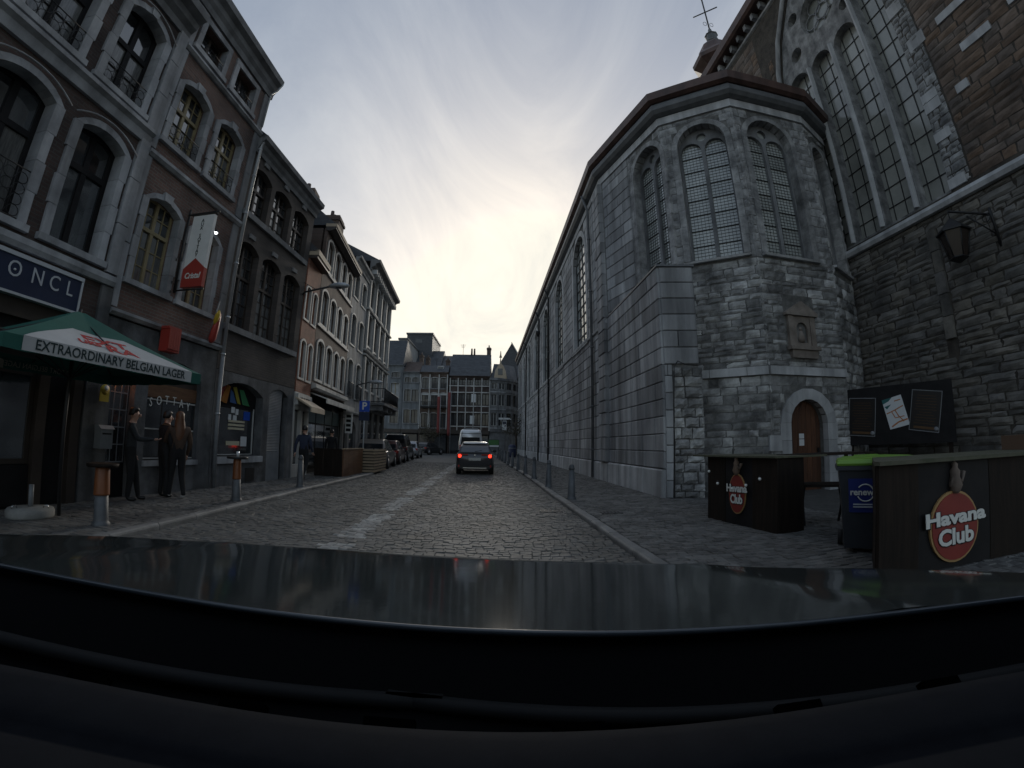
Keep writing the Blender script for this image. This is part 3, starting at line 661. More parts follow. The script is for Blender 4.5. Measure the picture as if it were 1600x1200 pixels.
b = MB(); b.lathe([(.05, 0), (.09, .09), (.06, .17), (.0, .19)], (-2.95, .08, 2.3), 10); tag(b.build('doorway_lamp', mt['warm']), 'glowing orange lamp over the glazed bar door', 'lamp'); bpy.data.objects['doorway_lamp'].location = LO; bpy.data.objects['doorway_lamp'].rotation_euler = (0, 0, RZL)
bp = thing('drain_pipe', 'grey zinc drain pipe at the joint of the brick and the sooty house', 'pipe', LO, RZL)
b = MB(); b.tube([(.06, -.28, 9.95), (.06, -.12, 9.72), (.06, -.11, 3.4)], .05, 8); b.build('upper_pipe', mt['zinc'], bp)
b = MB(); b.tube([(.06, -.11, 3.4), (.06, -.11, .0)], .055, 8); b.build('lower_pipe', mt['greypaint'], bp)
for z in (9.5, 8.6, 7.4, 5.9, 4.4, 3.42, 1.9): b = MB(); b.lathe([(.065, 0), (.065, .05)], (.06, -.11, z), 8); b.build('collar', mt['zinc'], bp)
b = MB(); b.tube([(.03, -.33, 11.95), (.0, -.22, 11.7), (-.04, -.05, 11.55), (-.04, -.05, 10.3)], .03, 6); b.build('cornice_spout', mt['zinc'], bp)

def onL(x, y, z): return tuple((Matrix.Translation(LO) @ Matrix.Rotation(RZL, 4, 'Z')) @ Vector((x, y, z)))
# projecting pub sign
SB = thing('hanging_sign', 'white projecting pub sign with black vertical lettering and a red house shape at its foot', 'sign', LO, RZL)
X0 = -1.86
b = MB(); b.box(X0 - .045, X0 + .045, -.82, -.22, 4.55, 6.28); b.build('panel', mt['white'], SB)
rb = MB(); rb.prism([(-.822, 4.548), (-.218, 4.548), (-.218, 4.98), (-.52, 5.22), (-.822, 4.98)], X0 - .05, X0 + .05, 'x'); rb.build('red_panel', mt['red'], SB)
RTL = (pi / 2, 0, -pi / 2)
for k, ch in enumerate('AUX SOTTAY'):
    if ch != ' ': text(ch, .118, SB, (X0 - .05, -.52, 6.14 - k * .094), (pi / 2, 0, -pi / 2), 'letterdark', name='letter'); text(ch, .118, SB, (X0 + .05, -.52, 6.14 - k * .094), (pi / 2, 0, pi / 2), 'letterdark', name='letter')
for sg in (-1, 1): text('Cristal', .19, SB, (X0 + sg * .056, -.52, 4.80), (pi / 2, 0, sg * pi / 2), 'letterwhite', bold=.004, shear=.15, sx=.85)
b = MB(); b.tube([(X0, 0, 6.36), (X0, -.9, 6.36)], .02, 6); b.tube([(X0, 0, 4.5), (X0, -.85, 4.5)], .02, 6); b.tube([(X0, -.03, 4.45), (X0, -.03, 6.5)], .025, 6); b.box(X0 - .06, X0 + .06, -.85, -.15, 6.31, 6.35); b.build('bracket', mt['iron'], SB)
SL = thing('spot_lamp', 'small lit spotlight on a thin arm beside the projecting pub sign', 'lamp', LO, RZL)
b = MB(); b.tube([(-1.5, 0, 6.2), (-1.5, -.55, 6.05)], .012, 5); b.build('arm', mt['iron'], SL)
b = MB(); b.ball((-1.5, -.6, 6.03), .04); b.build('bulb', mt['spot'], SL)
SLb = MB(); SLb.lathe([(.03, 0), (.06, -.05), (.065, -.06)], (-1.5, -.6, 6.09), 8); SLb.build('hood', mt['iron'], SL)
# red lantern and furled flag above the arcade
rl = thing('red_lantern', 'red plastic lantern box hung on the stone band over the arcade', 'lantern', onL(-1.96, -.22, 3.08), RZL)
b = MB()
for i in range(5): b.box(-.17 + .07 * i, -.108 + .07 * i, -.15, .12, .05, .5)
b.box(-.19, .19, -.13, .1, 0, .06); b.box(-.19, .19, -.13, .1, .48, .54); b.build('body', mt['redlamp'], rl)
b = MB(); b.box(-.03, .03, .1, .22, .4, .48); b.build('bracket', mt['iron'], rl)
fl = thing('furled_flag', 'furled red and yellow flag on a tilted pole beside the drain pipe', 'flag', onL(-.52, -.05, 3.62), RZL)
b = MB(); b.tube([(0, 0, .1), (-.12, -.3, 1.0)], .018, 6); b.build('pole', mt['greypaint'], fl)
b = MB(); b.loft([[(.02 + r * cos(a) - .06 * t, -.08 - .22 * t + r * sin(a) * .8, .0 + .72 * t) for a in [2 * pi * k / 8 for k in range(8)]] for t, r in ((0, .06), (.15, .11), (.5, .10), (.85, .06), (1, .03))]); b.build('red_cloth', mt['red'], fl)
b = MB(); b.loft([[(-.08 + r * cos(a) - .07 * t, -.2 - .16 * t + r * sin(a) * .8, .42 + .34 * t) for a in [2 * pi * k / 8 for k in range(8)]] for t, r in ((0, .02), (.3, .07), (.7, .07), (1, .02))]); b.build('yellow_cloth', C('flag_yellow', (.55, .38, .03)), fl)
wb = thing('letter_box', 'grey metal letter box on the pier beside the bar door', 'letter box', onL(-3.3, -.02, 1.02), RZL)
b = MB(); b.box(-.14, .14, -.2, 0, 0, .36); b.prism([(-.23, .36), (.02, .36), (.02, .43), (-.15, .43)], -.16, .16, 'x'); b.build('case', mt['greypaint'], wb)
b = MB(); b.box(-.1, .1, -.206, -.198, .26, .29); b.build('slot', mt['iron'], wb)
yp = thing('advert_plate', 'small yellow rounded advert plate on the pier beside the bar door', 'sign', onL(-3.32, -.065, 2.0), RZL)
b = MB(); b.lathe([(.0, 0), (.1, 0), (.1, .02), (0, .02)], (0, -.02, .1), 14, axis='y'); b.box(-.1, .1, -.02, 0, -.12, .1); b.build('plate', C('plate_yellow', (.5, .36, .03)), yp)
b = MB(); b.lathe([(0, 0), (.05, 0), (.05, .008), (0, .008)], (.02, -.03, .14), 10, axis='y'); b.build('emblem', mt['white'], yp)

# --- sooty brick house
HC = house('sooty_house', 'soot blackened brick house with three arched windows per floor above a rainbow shop window', LO, RZL)
holes = []
for x0, x1 in ((.16, 1.20), (1.42, 2.50), (2.72, 3.80)):
    holes.append(window(HC, x0, x1, 4.30, 6.58, .20, d=.2, cols=4, rows=4, fm='brownpaint', transom=.6, fw=.05)); holes.append(window(HC, x0, x1, 7.60, 8.96, .18, d=.2, cols=4, rows=3, fm='brownpaint', transom=.6, fw=.05))
    for z0 in (4.30, 7.60): bx('sill', HC, x0 - .12, x1 + .12, -.09, .19, z0 - .17, z0 - .004, 'stoneA_dark')
    for z in (7.02, 9.42): bx('keystone', HC, (x0 + x1) / 2 - .14, (x0 + x1) / 2 + .14, -.05, .02, z - .1, z + .03, 'stoneA_dark')
wall(HC, [(.0, 3.08), (4.12, 3.08), (4.12, 9.6), (.0, 9.6)], holes, 'brickC', d=.2)
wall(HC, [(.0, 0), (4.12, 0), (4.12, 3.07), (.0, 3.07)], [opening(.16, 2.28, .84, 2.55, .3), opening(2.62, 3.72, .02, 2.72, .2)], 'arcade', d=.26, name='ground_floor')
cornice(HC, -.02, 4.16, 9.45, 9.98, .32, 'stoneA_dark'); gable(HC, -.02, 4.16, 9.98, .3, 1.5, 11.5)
b = MB(); b.box(.12, 2.32, -.08, .25, .66, .83); b.build('window_ledge', mt['stoneA'], HC)
b = MB(); b.box(1.55, 2.0, -.012, .01, .12, .5); b.build('cellar_grille', mt['iron'], HC)
b = MB(); b.box(.14, 2.3, .27, .33, .82, 3.0); sh = b.build('shop_window', mt['blackpaint'], HC)
bx('pane', sh, .2, 2.22, .255, .268, .88, 2.14, 'glass')
b = MB(); b.box(2.16, 2.2, .235, .254, .86, 2.2); b.box(.18, 2.2, .235, .254, .86, .885); b.build('glazing_bar', mt['offwhite'], sh)
for i, (c, pts) in enumerate((((.30, .05, .04), [(.25, 2.35), (.55, 2.3), (.8, 2.75), (.5, 2.8)]), ((.34, .13, .02), [(.58, 2.3), (.85, 2.25), (.98, 2.72), (.84, 2.78)]), ((.30, .26, .03), [(1.35, 2.3), (1.5, 2.28), (1.25, 2.75), (1.1, 2.72)]), ((.04, .2, .08), [(1.6, 2.28), (1.95, 2.26), (1.6, 2.7), (1.4, 2.7)]), ((.04, .1, .25), [(1.0, 2.3), (1.3, 2.28), (1.1, 2.6), (1.0, 2.65)]))):
    b = MB(); b.prism(pts, .24, .252); b.build('painted_stripe', C('stripe_%d' % i, c), sh)
for x0, x1, z0, z1, c in ((.3, .62, 1.55, 2.1, 'navy'), (1.1, 1.25, 2.02, 2.18, 'paper'), (1.3, 1.42, 1.98, 2.14, 'paper'), (.98, 1.1, 1.82, 1.97, 'paper'), (1.2, 1.36, 1.8, 1.96, 'paper'), (1.62, 1.9, 1.1, 1.38, 'paper'), (1.7, 2.0, 1.85, 2.1, 'blue')): bx('window_poster', sh, x0, x1, .24, .253, z0, z1, c)
b = MB()
for k in range(3): b.box(1.0, 1.75, .236, .253, 1.56 + k * .1, 1.62 + k * .1)
b.box(.95, 1.55, .236, .253, 1.12, 1.24); b.build('price_board', C('cream', (.5, .46, .33)), sh)
b = MB(); b.box(2.62, 3.46, .055, .1, 0, .95); b.build('door_panel', mt['greypaint'], HC)
b = MB()
for k in range(40): b.prism([(.062, .96 + k * .048), (.05, .98 + k * .048), (.062, 1.0 + k * .048)], 2.64, 3.45, 'x')
b.box(2.62, 3.46, .063, .1, .95, 2.94); b.build('roller_shutter', mt['greypaint'], HC)
b = MB(); b.box(3.47, 3.74, .18, .24, 0, 2.94); b.build('door', mt['blackpaint'], HC); bx('door_handle', HC, 3.6, 3.64, .13, .18, 1.35, 1.42, 'chrome')

# street lamps on wall arms
def wall_lamp(loc, ln, label, rz):
    t = thing('street_lamp', label, 'street lamp', loc, rz, 'street lamps on wall arms')
    b = MB(); b.tube([(0, 0, -.1), (0, -.1, 0), (0, -ln, .16)], .035, 6); b.tube([(0, 0, .35), (0, -ln * .45, .09)], .012, 4); b.build('arm', mt['iron'], t)
    b = MB(); b.loft([[(w * cos(a), -ln - .32 + l * sin(a), z) for a in [2 * pi * k / 12 for k in range(12)]] for w, l, z in ((.1, .3, .1), (.16, .4, .13), (.15, .38, .2), (.08, .22, .27), (.01, .05, .29))]); b.build('head', mt['zinc'], t)
    b = MB(); b.lathe([(.0, 0), (.11, 0), (.11, .02), (0, .02)], (0, -ln - .32, .085), 10); b.build('lens', mt['glass_far'], t)
    return t
wall_lamp(onL(4.05, 0, 6.5), 1.05, 'grey street lamp on a long arm fixed to the corner of the sooty brick house', RZL)
# ---------------------------------------------------------------- houses further along the street
RZE = frame(-6.5); EO = (-7.16, 14.1, 0); RZG = frame(-4.5); GO = (-7.94, 20.96, 0)
def row_windows(H, xs, rows, fm, gm='glass', sur=None, d=.14, cols=2, nr=2, sill=None, transom=None, sm='offwhite', sw=.08, arch=.1):
    holes = []
    for x0, x1 in xs:
        for z0, z1 in rows:
            holes.append(window(H, x0, x1, z0, z1 - arch, arch, d=d, cols=cols, rows=nr, fm=fm, gm=gm, fw=.06, transom=transom))
            if sur:
                b = MB(); e = .004; i_ = opening(x0 + e, x1 - e, z0 + e, z1 - arch, arch - e, 8); o_ = opening(x0 - sw, x1 + sw, z0 - sw, z1 - arch, arch + sw, 8)
                n = len(i_); b.poly([(p[0], -.04, p[1]) for p in i_] + [(p[0], -.04, p[1]) for p in o_] + [(p[0], .02, p[1]) for p in o_] + [(p[0], .06, p[1]) for p in i_],
                       [(k, (k + 1) % n, n + (k + 1) % n, n + k) for k in range(n)] + [(n + k, n + (k + 1) % n, 2 * n + (k + 1) % n, 2 * n + k) for k in range(n)] + [(k, (k + 1) % n, 3 * n + (k + 1) % n, 3 * n + k) for k in range(n)])
                b.build('window_surround', mt[sm], H)
            if sill: bx('sill', H, x0 - .1, x1 + .1, -.10, d - .01, z0 - .14, z0 - .004, sill)
    return holes
def flat_wall(H, x0, x1, z0, z1, holes, m, d=.14, depth=7.0, name='wall'): return wall(H, [(x0, z0), (x1, z0), (x1, z1), (x0, z1)], holes, m, d, depth, name)

HD = house('orange_brick_house', 'narrow orange brick house with a pale fascia gutter and a lettered shop awning', EO, RZE)
h = row_windows(HD, ((.12, .62), (.92, 1.42)), ((3.52, 4.86), (5.65, 6.85)), 'white', sur=1, sm='offwhite', sw=.07)
flat_wall(HD, .02, 1.62, 3.0, 8.0, h, 'brickD')
b = MB(); b.box(0, 1.64, -.30, .1, 7.88, 7.99); b.build('soffit', mt['brownpaint'], HD); b = MB(); b.box(0, 1.64, -.34, .1, 7.995, 8.2); b.build('gutter', mt['beige'], HD); gable(HD, 0, 1.64, 8.2, .3, 1.6, 9.9)
dm = MB(); dm.box(.25, 1.1, .5, 2.5, 8.4, 9.7); dm.build('dormer', mt['beige'], HD)
flat_wall(HD, .02, 1.62, 0, 3.0, [opening(.1, .75, .5, 2.4), opening(.9, 1.5, .02, 2.4)], 'offwhite', name='shop_front')
b = MB(); b.box(.08, 1.55, .15, .2, 0, 2.45); s = b.build('shop_window', mt['blackpaint'], HD); bx('pane', s, .14, .72, .138, .148, .55, 2.35, 'glass'); bx('pane', s, .95, 1.46, .138, .148, .5, 2.35, 'glass')
b = MB(); b.prism([(.0, 2.85), (-.62, 2.5), (-.62, 2.32), (-.58, 2.32), (-.58, 2.46), (0, 2.78)], .03, 1.6, 'x'); b.build('awning', mt['beige'], HD)
bx('name_board', HD, .06, 1.58, -.1, -.002, 2.56, 2.95, 'offwhite'); text('MES DE BIERES', .2, HD, (.82, -.105, 2.76), UP, 'blackpaint', sx=.8)

HE = house('brown_brick_house', 'brown brick house with four white framed arched windows on each floor over a glazed shop', EO, RZE)
xs = ((1.98, 2.86), (3.25, 4.12), (4.47, 5.28), (5.62, 6.45))
h = row_windows(HE, xs, ((3.75, 5.30), (5.98, 7.40), (8.32, 9.60)), 'white', sur=1, sm='offwhite', sw=.10, arch=.14)
flat_wall(HE, 1.66, 6.88, 3.25, 9.95, h, 'brickE')
for z in (5.9, 8.22): profile(HE, 'string_course', 1.66, 6.88, [(.02, z - .1), (-.07, z - .1), (-.07, z - .02), (.02, z)], 'offwhite')
profile(HE, 'string_course', 1.66, 6.9, [(.02, 3.3), (-.2, 3.36), (-.2, 3.5), (.02, 3.56)], 'offwhite')
b = MB(); b.prism([(.02, 9.8), (-.12, 9.8), (-.34, 9.9), (-.34, 9.98), (.1, 9.98)], 1.6, 6.95, 'x'); b.build('soffit', mt['brownpaint'], HE); b = MB(); b.prism([(.1, 9.985), (-.37, 9.985), (-.38, 10.12), (.1, 10.12)], 1.6, 6.95, 'x'); b.build('gutter', mt['beige'], HE); gable(HE, 1.62, 6.92, 10.12, .3, 2.4, 12.4)
for x0, x1, y0, y1, zt in ((2.5, 3.3, 1.2, 2.0, 12.4), (5.9, 6.9, .9, 1.9, 12.9)):
    b = MB(); b.box(x0, x1, y0, y1, 9.8, zt); b.box(x0 - .06, x1 + .06, y0 - .06, y1 + .06, zt - .3, zt - .16)
    c = b.build('chimney', mt['brickE'], HE)
    for k in range(2):
        q = MB(); q.lathe([(.11, 0), (.09, .35)], (x0 + .25 + k * .4, (y0 + y1) / 2, zt), 8); q.build('chimney_pot', mt['slate_brown'], c)
b = MB(); b.box(1.68, 6.86, .25, 6.5, 0, 3.25); b.build('ground_floor', mt['blackpaint'], HE)
for k in range(4):
    x0 = 1.85 + k * 1.24; f = MB(); f.box(x0, x0 + 1.2, .2, .245, .3, 2.72); s = f.build('shop_window', mt['blackpaint'], HE)
    bx('pane', s, x0 + .05, x0 + 1.15, .185, .197, .38, 2.0, 'glass'); bx('pane', s, x0 + .05, x0 + 1.15, .185, .197, 2.06, 2.68, C('teal_glass', (.06, .1, .095), .3) if k == 0 else bpy.data.materials['teal_glass'])
b = MB(); b.prism([(.2, 3.24), (-.55, 3.0), (-.55, 2.8), (-.5, 2.8), (-.5, 2.96), (.2, 3.18)], 2.1, 6.85, 'x'); b.build('awning', mt['offwhite'], HE)
vs_ = thing('vertical_sign', 'small white vertical shop sign projecting beside the glazed shop', 'sign', EO, RZE)
b = MB(); b.box(6.70, 6.78, -.5, -.15, 1.75, 2.75); b.build('panel', mt['white'], vs_)
b = MB(); b.box(6.72, 6.76, -.16, .02, 2.5, 2.54); b.build('bracket', mt['iron'], vs_)
for k in range(4):
    b = MB(); b.box(6.685, 6.70, -.44, -.21, 1.85 + k * .22, 1.98 + k * .22); b.build('letter_mark', mt['blackpaint'], vs_)

HF = house('pale_house', 'pale rendered house two windows wide with a round arched doorway', GO, RZG)
h = row_windows(HF, ((.22, 1.12), (1.86, 2.84)), ((3.66, 5.55), (6.36, 7.95), (8.9, 10.2)), 'greypaint', sur=1, sm='offwhite', sw=.08, arch=.12)
flat_wall(HF, -.02, 3.14, 2.95, 10.8, h, 'renderF')
for z0 in (3.6,):
    for x0, x1 in ((.15, 1.2), (1.8, 2.9)):
        b = MB()
        for k in range(9): b.tube([(x0 + (x1 - x0) * k / 8, -.12, z0 - .05), (x0 + (x1 - x0) * k / 8, -.12, z0 + .75)], .012, 4)
        b.tube([(x0, -.12, z0 + .75), (x1, -.12, z0 + .75)], .02, 5); b.build('railing', mt['iron'], HF)
cornice(HF, -.05, 3.2, 10.6, 11.05, .3, 'renderF'); gable(HF, -.05, 3.2, 11.05, .28, 2.5, 13)
flat_wall(HF, -.02, 3.14, 0, 2.78, [opening(.15, .85, .02, 2.2), opening(1.2, 2.5, .02, 1.8, .62)], 'renderG', name='ground_floor')
profile(HF, 'string_course', -.02, 3.14, [(.02, 2.79), (-.1, 2.79), (-.14, 2.86), (-.14, 2.93), (.02, 2.945)], 'offwhite')
bx('door', HF, .1, .9, .145, .2, 0, 2.25, 'blackpaint'); bx('arched_glazing', HF, 1.15, 2.55, .145, .2, 0, 2.5, 'glass')

HG = house('corner_house', 'tall grey corner house with pale pilasters, a heavy bracketed cornice and a dark balcony', GO, RZG)
xs = [(3.75 + k * 1.72, 3.75 + k * 1.72 + 1.12) for k in range(4)]
h = row_windows(HG, xs, ((4.45, 6.2), (7.05, 8.95), (9.45, 11.2)), 'brownpaint', sur=1, sm='offwhite', sw=.11, arch=.14)
flat_wall(HG, 3.2, 10.7, 3.2, 11.6, h, 'renderG')
for k in range(5):
    x = 3.48 + k * 1.72
    for z0, z1 in ((3.5, 6.3), (6.75, 9.1), (9.2, 11.4)): bx('pilaster', HG, x - .11, x + .11, -.12, .02, z0, z1, 'offwhite')
for z in (6.38, 6.68, 9.15): profile(HG, 'string_course', 3.2, 10.75, [(.02, z - .06), (-.17, z - .06), (-.2, z + .03), (.02, z + .05)], 'offwhite')
cornice(HG, 3.15, 11.1, 11.55, 12.2, .6, 'renderG')
for k in range(16): bx('bracket', HG, 3.35 + k * .48, 3.5 + k * .48, -.4, .0, 11.35, 11.62, 'offwhite')
gable(HG, 3.2, 10.9, 12.2, .5, 3, 14)
b = MB(); b.box(3.22, 10.68, .1, 6.8, 0, 3.2); b.build('ground_floor', mt['blackpaint'], HG)
for k in range(5):
    bx('shop_pier', HG, 3.25 + k * 1.72, 3.55 + k * 1.72, -.03, .098, 0, 3.2, 'renderG')
    if k < 4: bx('shop_pane', HG, 3.62 + k * 1.72, 4.9 + k * 1.72, .08, .096, .5, 2.7, 'glass')
b = MB(); b.box(5.3, 10.6, -1.0, .0, 3.62, 3.78); bal = b.build('balcony', mt['stoneA_dark'], HG)
b = MB()
for k in range(34): b.tube([(5.35 + k * .157, -.96, 3.78), (5.35 + k * .157, -.96, 4.65)], .014, 4)
for z in (3.84, 4.65): b.tube([(5.32, 0, z), (5.32, -.96, z), (10.58, -.96, z), (10.58, 0, z)], .025, 5)
b.build('railing', mt['iron'], bal)
for k in range(4): bx('bracket', bal, 5.5 + k * 1.6, 5.7 + k * 1.6, -.85, 0, 3.3, 3.615, 'stoneA_dark')
_lm = Matrix.Translation(GO) @ Matrix.Rotation(RZG, 4, 'Z')
wall_lamp(tuple(_lm @ Vector((2.2, 0, 4.45))), .75, 'small grey street lamp fixed to the pale rendered house', RZG)

# ---------------------------------------------------------------- the row closing the street
FY = 60
def far_house(name, label, x0, x1, zc, m, wins, roof, fm='brownpaint', gm='glass_far', sm=None, groundm='blackpaint', gh=3.2, rm='slate', sill='stoneA_dark', y=FY, group='houses closing the end of the street'):
    H = thing(name, label, 'house', (0, y, 0), 0, group)
    hs = []
    for w in wins: hs += row_windows(H, [w[:2]], [w[2:4]], fm if len(w) < 6 else w[5], gm if len(w) < 5 else w[4], sur=sm, d=.18, cols=2, nr=2, sm=sm or 'offwhite', sw=.09, arch=.06, sill=sill)
    flat_wall(H, x0, x1, gh, zc, hs, m, .18, 9)
    b = MB(); b.box(x0 + .01, x1 - .01, .1, 8, -.1, gh); b.build('ground_floor', mt[groundm], H)
    n = max(1, int((x1 - x0) / 1.5)); w = (x1 - x0) / n
    for k in range(n): bx('shop_pane', H, x0 + k * w + .15, x0 + (k + 1) * w - .15, .06, .098, .4, 2.5, 'glass_far'); bx('pier', H, x0 + k * w + .004, x0 + k * w + .14, -.04, .098, 0, gh - .05, m)
    bx('shop_fascia', H, x0, x1, -.16, .2, gh - .5, gh - .004, 'brownpaint')
    cornice(H, x0, x1, zc - .1, zc + .2, .3, m if m != 'slate' else 'renderH')
    if roof: gable(H, x0, x1, zc + .2, .25, roof[0], roof[1], rm, yback=roof[2] if len(roof) > 2 else 9)
    return H
far_house('bluegrey_house', 'blue grey house at the street end with a yellow framed curtained window', -18.5, -14.28, 12.0, 'renderH', [(-15.95, -14.75, 7.42, 9.62, 'curtain', 'yellow'), (-17.6, -16.4, 7.42, 9.62), (-15.95, -14.75, 10.4, 11.15), (-15.95, -14.75, 4.0, 5.9)], (2.0, 16.2), groundm='renderH', sm='renderF')
HI = far_house('grey_gabled_house', 'grey house two windows wide under a brown tiled roof', -14.22, -11.86, 11.0, 'renderH', [(x, x + .92, a, c) for x in (-14.0, -12.92) for a, c in ((4.05, 5.95), (7.05, 8.75), (9.75, 10.45))], (2, 13.0), sm='renderF', rm='slate_brown')
HJ = far_house('pilastered_house', 'house with white pilasters between tall windows and a two pitch slate roof', -11.8, -7.84, 11.0, 'brickE', [(x, x + .95, a, c) for x in (-11.5, -10.2, -8.95) for a, c in ((3.5, 5.5), (6.6, 8.3), (8.95, 10.45))], (1.2, 12.4, 9), sm='offwhite')
for x in (-11.75, -10.42, -9.12, -7.95): bx('pilaster', HJ, x - .07, x + .07, -.1, .02, 3.3, 10.9, 'offwhite')
for x0, x1 in ((-11.5, -10.55), (-10.2, -9.25), (-8.95, -8.0)): bx('transom_board', HJ, x0, x1, .1, .17, 8.02, 8.3, 'paper')
b = MB(); b.box(-11.5, -7.95, -.75, 0, 6.2, 6.35)
for k in range(24): b.tube([(-11.45 + k * .15, -.72, 6.35), (-11.45 + k * .15, -.72, 7.0)], .02, 4)
b.tube([(-11.5, -.72, 7.0), (-7.95, -.72, 7.0)], .03, 4); b.build('balcony', mt['iron'], HJ)
b = MB(); b.box(-9.5, -8.6, .5, 1.5, 11.3, 12.2); dj = b.build('dormer', mt['offwhite'], HJ); bx('pane', dj, -9.4, -8.7, .48, .498, 11.4, 12.1, 'glass_far')
gx = [(-7.45 + k * 1.1, -7.45 + k * 1.1 + .9) for k in range(5)]
HK = far_house('timber_grid_house', 'brick house gridded with pale stone posts, five windows wide under a steep roof', -7.7, -2.02, 10.55, 'brickA', [(a, b_, z0, z1) for a, b_ in gx for z0, z1 in ((3.9, 5.55), (6.7, 8.3), (9.5, 10.3))], (3.0, 14.4), fm='blackpaint', sill=None)
for k in range(6): bx('stone_post', HK, -7.62 + k * 1.1, -7.48 + k * 1.1, -.07, .02, 3.2, 10.45, 'offwhite')
for z in (3.75, 5.7, 6.55, 8.45, 9.35): bx('stone_rail', HK, -7.7, -2.05, -.085, .018, z - .07, z + .07, 'offwhite')
for x, z in ((-4.55, 7.1), (-4.7, 4.1)): bx('window_notice', HK, x, x + .6, -.02, .1, z, z + 1.15, 'paper')
b = MB(); b.ball((-3.2, 1.2, 11.5), .6, 10, 6, sc=(1, 1.2, 1)); b.build('round_dormer', mt['slate'], HK)
for x in (-4.9, -4.5): 
    b = MB(); b.lathe([(.16, 0), (.12, 1.1)], (x, 3, 14.2), 8); b.build('chimney_pot', mt['slate_brown'], HK)
HLc = thing('curved_corner_house', 'dark corner house with a curved front, a scrolled gable and a pointed finial', 'house', (0, FY, 0), 0, 'houses closing the end of the street')
arcp = [(-1.98, 0.0), (-.9, .1), (.2, .55), (1.1, 1.35), (1.75, 2.5), (2.0, 4.5)]
for k, (p, q) in enumerate(zip(arcp[:-1], arcp[1:])):
    ln = hypot(q[0] - p[0], q[1] - p[1]); e = link('curved_bay', None, HLc, (p[0], p[1], 0), (0, 0, atan2(q[1] - p[1], q[0] - p[0]))); hs = []
    for z0, z1 in ((3.9, 5.7), (6.7, 8.3), (9.0, 9.9)): hs.append(window(e, .15, ln - .15, z0, z1, 0, d=.15, cols=2, rows=1, fm='offwhite' if k < 2 else 'brownpaint', gm='glass_far'))
    b = MB(); b.holed([(0, 3.1), (ln, 3.1), (ln, 10.2), (0, 10.2)], hs, 0, .15); b.box(0, ln, .16, .6, 0, 3.1); b.build('wall', mt['stoneA_dark'], e)
    for z in (3.6, 6.2, 8.6): bx('rail', e, 0, ln, -.07, .01, z - .08, z + .08, 'stoneA' if k < 2 else 'stoneA_dark')
b = MB(); b.prism([(p[0] * 1.06 + .02, p[1] - .2) for p in arcp] + [(2.1, 9), (-2.0, 9)], 10.2, 10.55, 'z'); b.build('cornice', mt['stoneA_dark'], HLc)
b = MB(); b.loft([[(-1.98 + 3.9 * t, .4 + 3.5 * t * t, 10.55), (-1.98 + 3.9 * t, 8, 10.55), (-1.4 + 2.6 * t, 6, 13.2), (-1.6 + 3.0 * t, 2.6 + 2.2 * t * t, 13.0)] for t in (0, .25, .5, .75, 1)], sm=False); b.build('roof', mt['slate'], HLc)
b = MB(); b.prism([(-1.5, 10.5), (-1.35, 11.6), (-1.0, 12.3), (-.75, 12.6), (-.62, 13.9), (-.5, 12.6), (-.2, 12.3), (.1, 11.6), (.3, 10.5)], .2, .5); b.lathe([(.22, 0), (.12, .3), (.05, .9), (0, 1.0)], (-.62, .35, 13.5), 8); gb = b.build('scrolled_gable', mt['beige'], HLc); bx('gable_window', gb, -.95, -.3, .15, .198, 11.0, 11.9, 'glass_far')
# deeper roofs and towers above the row
def block(name, label, x0, x1, y, z0, z1, m, ridge=None, rm='slate', wins=(), cat='building'):
    H = thing(name, label, cat, (0, y, 0), 0); b = MB(); b.box(x0, x1, 0, 10, z0, z1); b.build('wall', mt[m], H)
    if ridge: gable(H, x0 - .1, x1 + .1, z1, .3, ridge[0], ridge[1], rm, yback=12)
    else: bx('roof_edge', H, x0 - .15, x1 + .15, -.15, 10.1, z1 + .002, z1 + .3, 'lead')
    for w in wins: bx('window', H, w[0], w[1], -.02, .05, w[2], w[3], 'glass_far')
    return H
block('slate_tower_block', 'square slate clad block rising above the far roofs', -18.2, -13.4, 78, 0, 21.2, 'slate', wins=((-16.5, -15.3, 19.6, 20.3),))
block('long_roof_house', 'long dark slate roof behind the grey houses', -16.8, -11.4, 76, 0, 15.0, 'renderG', (4, 18.5))
block('pale_gable_wall', 'pale bare party wall beside the tall slate roof', -17.4, -16.0, 69, 0, 18.0, 'renderF')
block('flat_roof_house', 'plain slate roofed house behind the pilastered front', -11.3, -6.2, 76, 0, 14.5, 'renderG', (4, 17.6))
Hb = thing('steep_gable_house', 'big steep slate gable standing behind the curved corner house', 'house', (0, 76, 0))
b = MB(); b.prism([(-1.8, 0), (4.6, 0), (4.6, 13.0), (1.1, 19.2), (-1.8, 14.0)], 0, 10); b.build('wall', mt['slate'], Hb)
b = MB(); b.prism([(1.1, 19.25), (4.75, 12.9), (4.95, 13.0), (1.1, 19.55)], -.2, 10); b.build('verge', mt['offwhite'], Hb)
block('plain_side_house', 'dim rendered house past the curved corner, beside the church wall', 2.05, 9, 66, 0, 11.4, 'renderG', (3, 14.5), wins=((2.3, 3.1, 4.5, 6.0), (2.3, 3.1, 6.8, 8.0), (2.3, 3.1, 9, 10.3)))

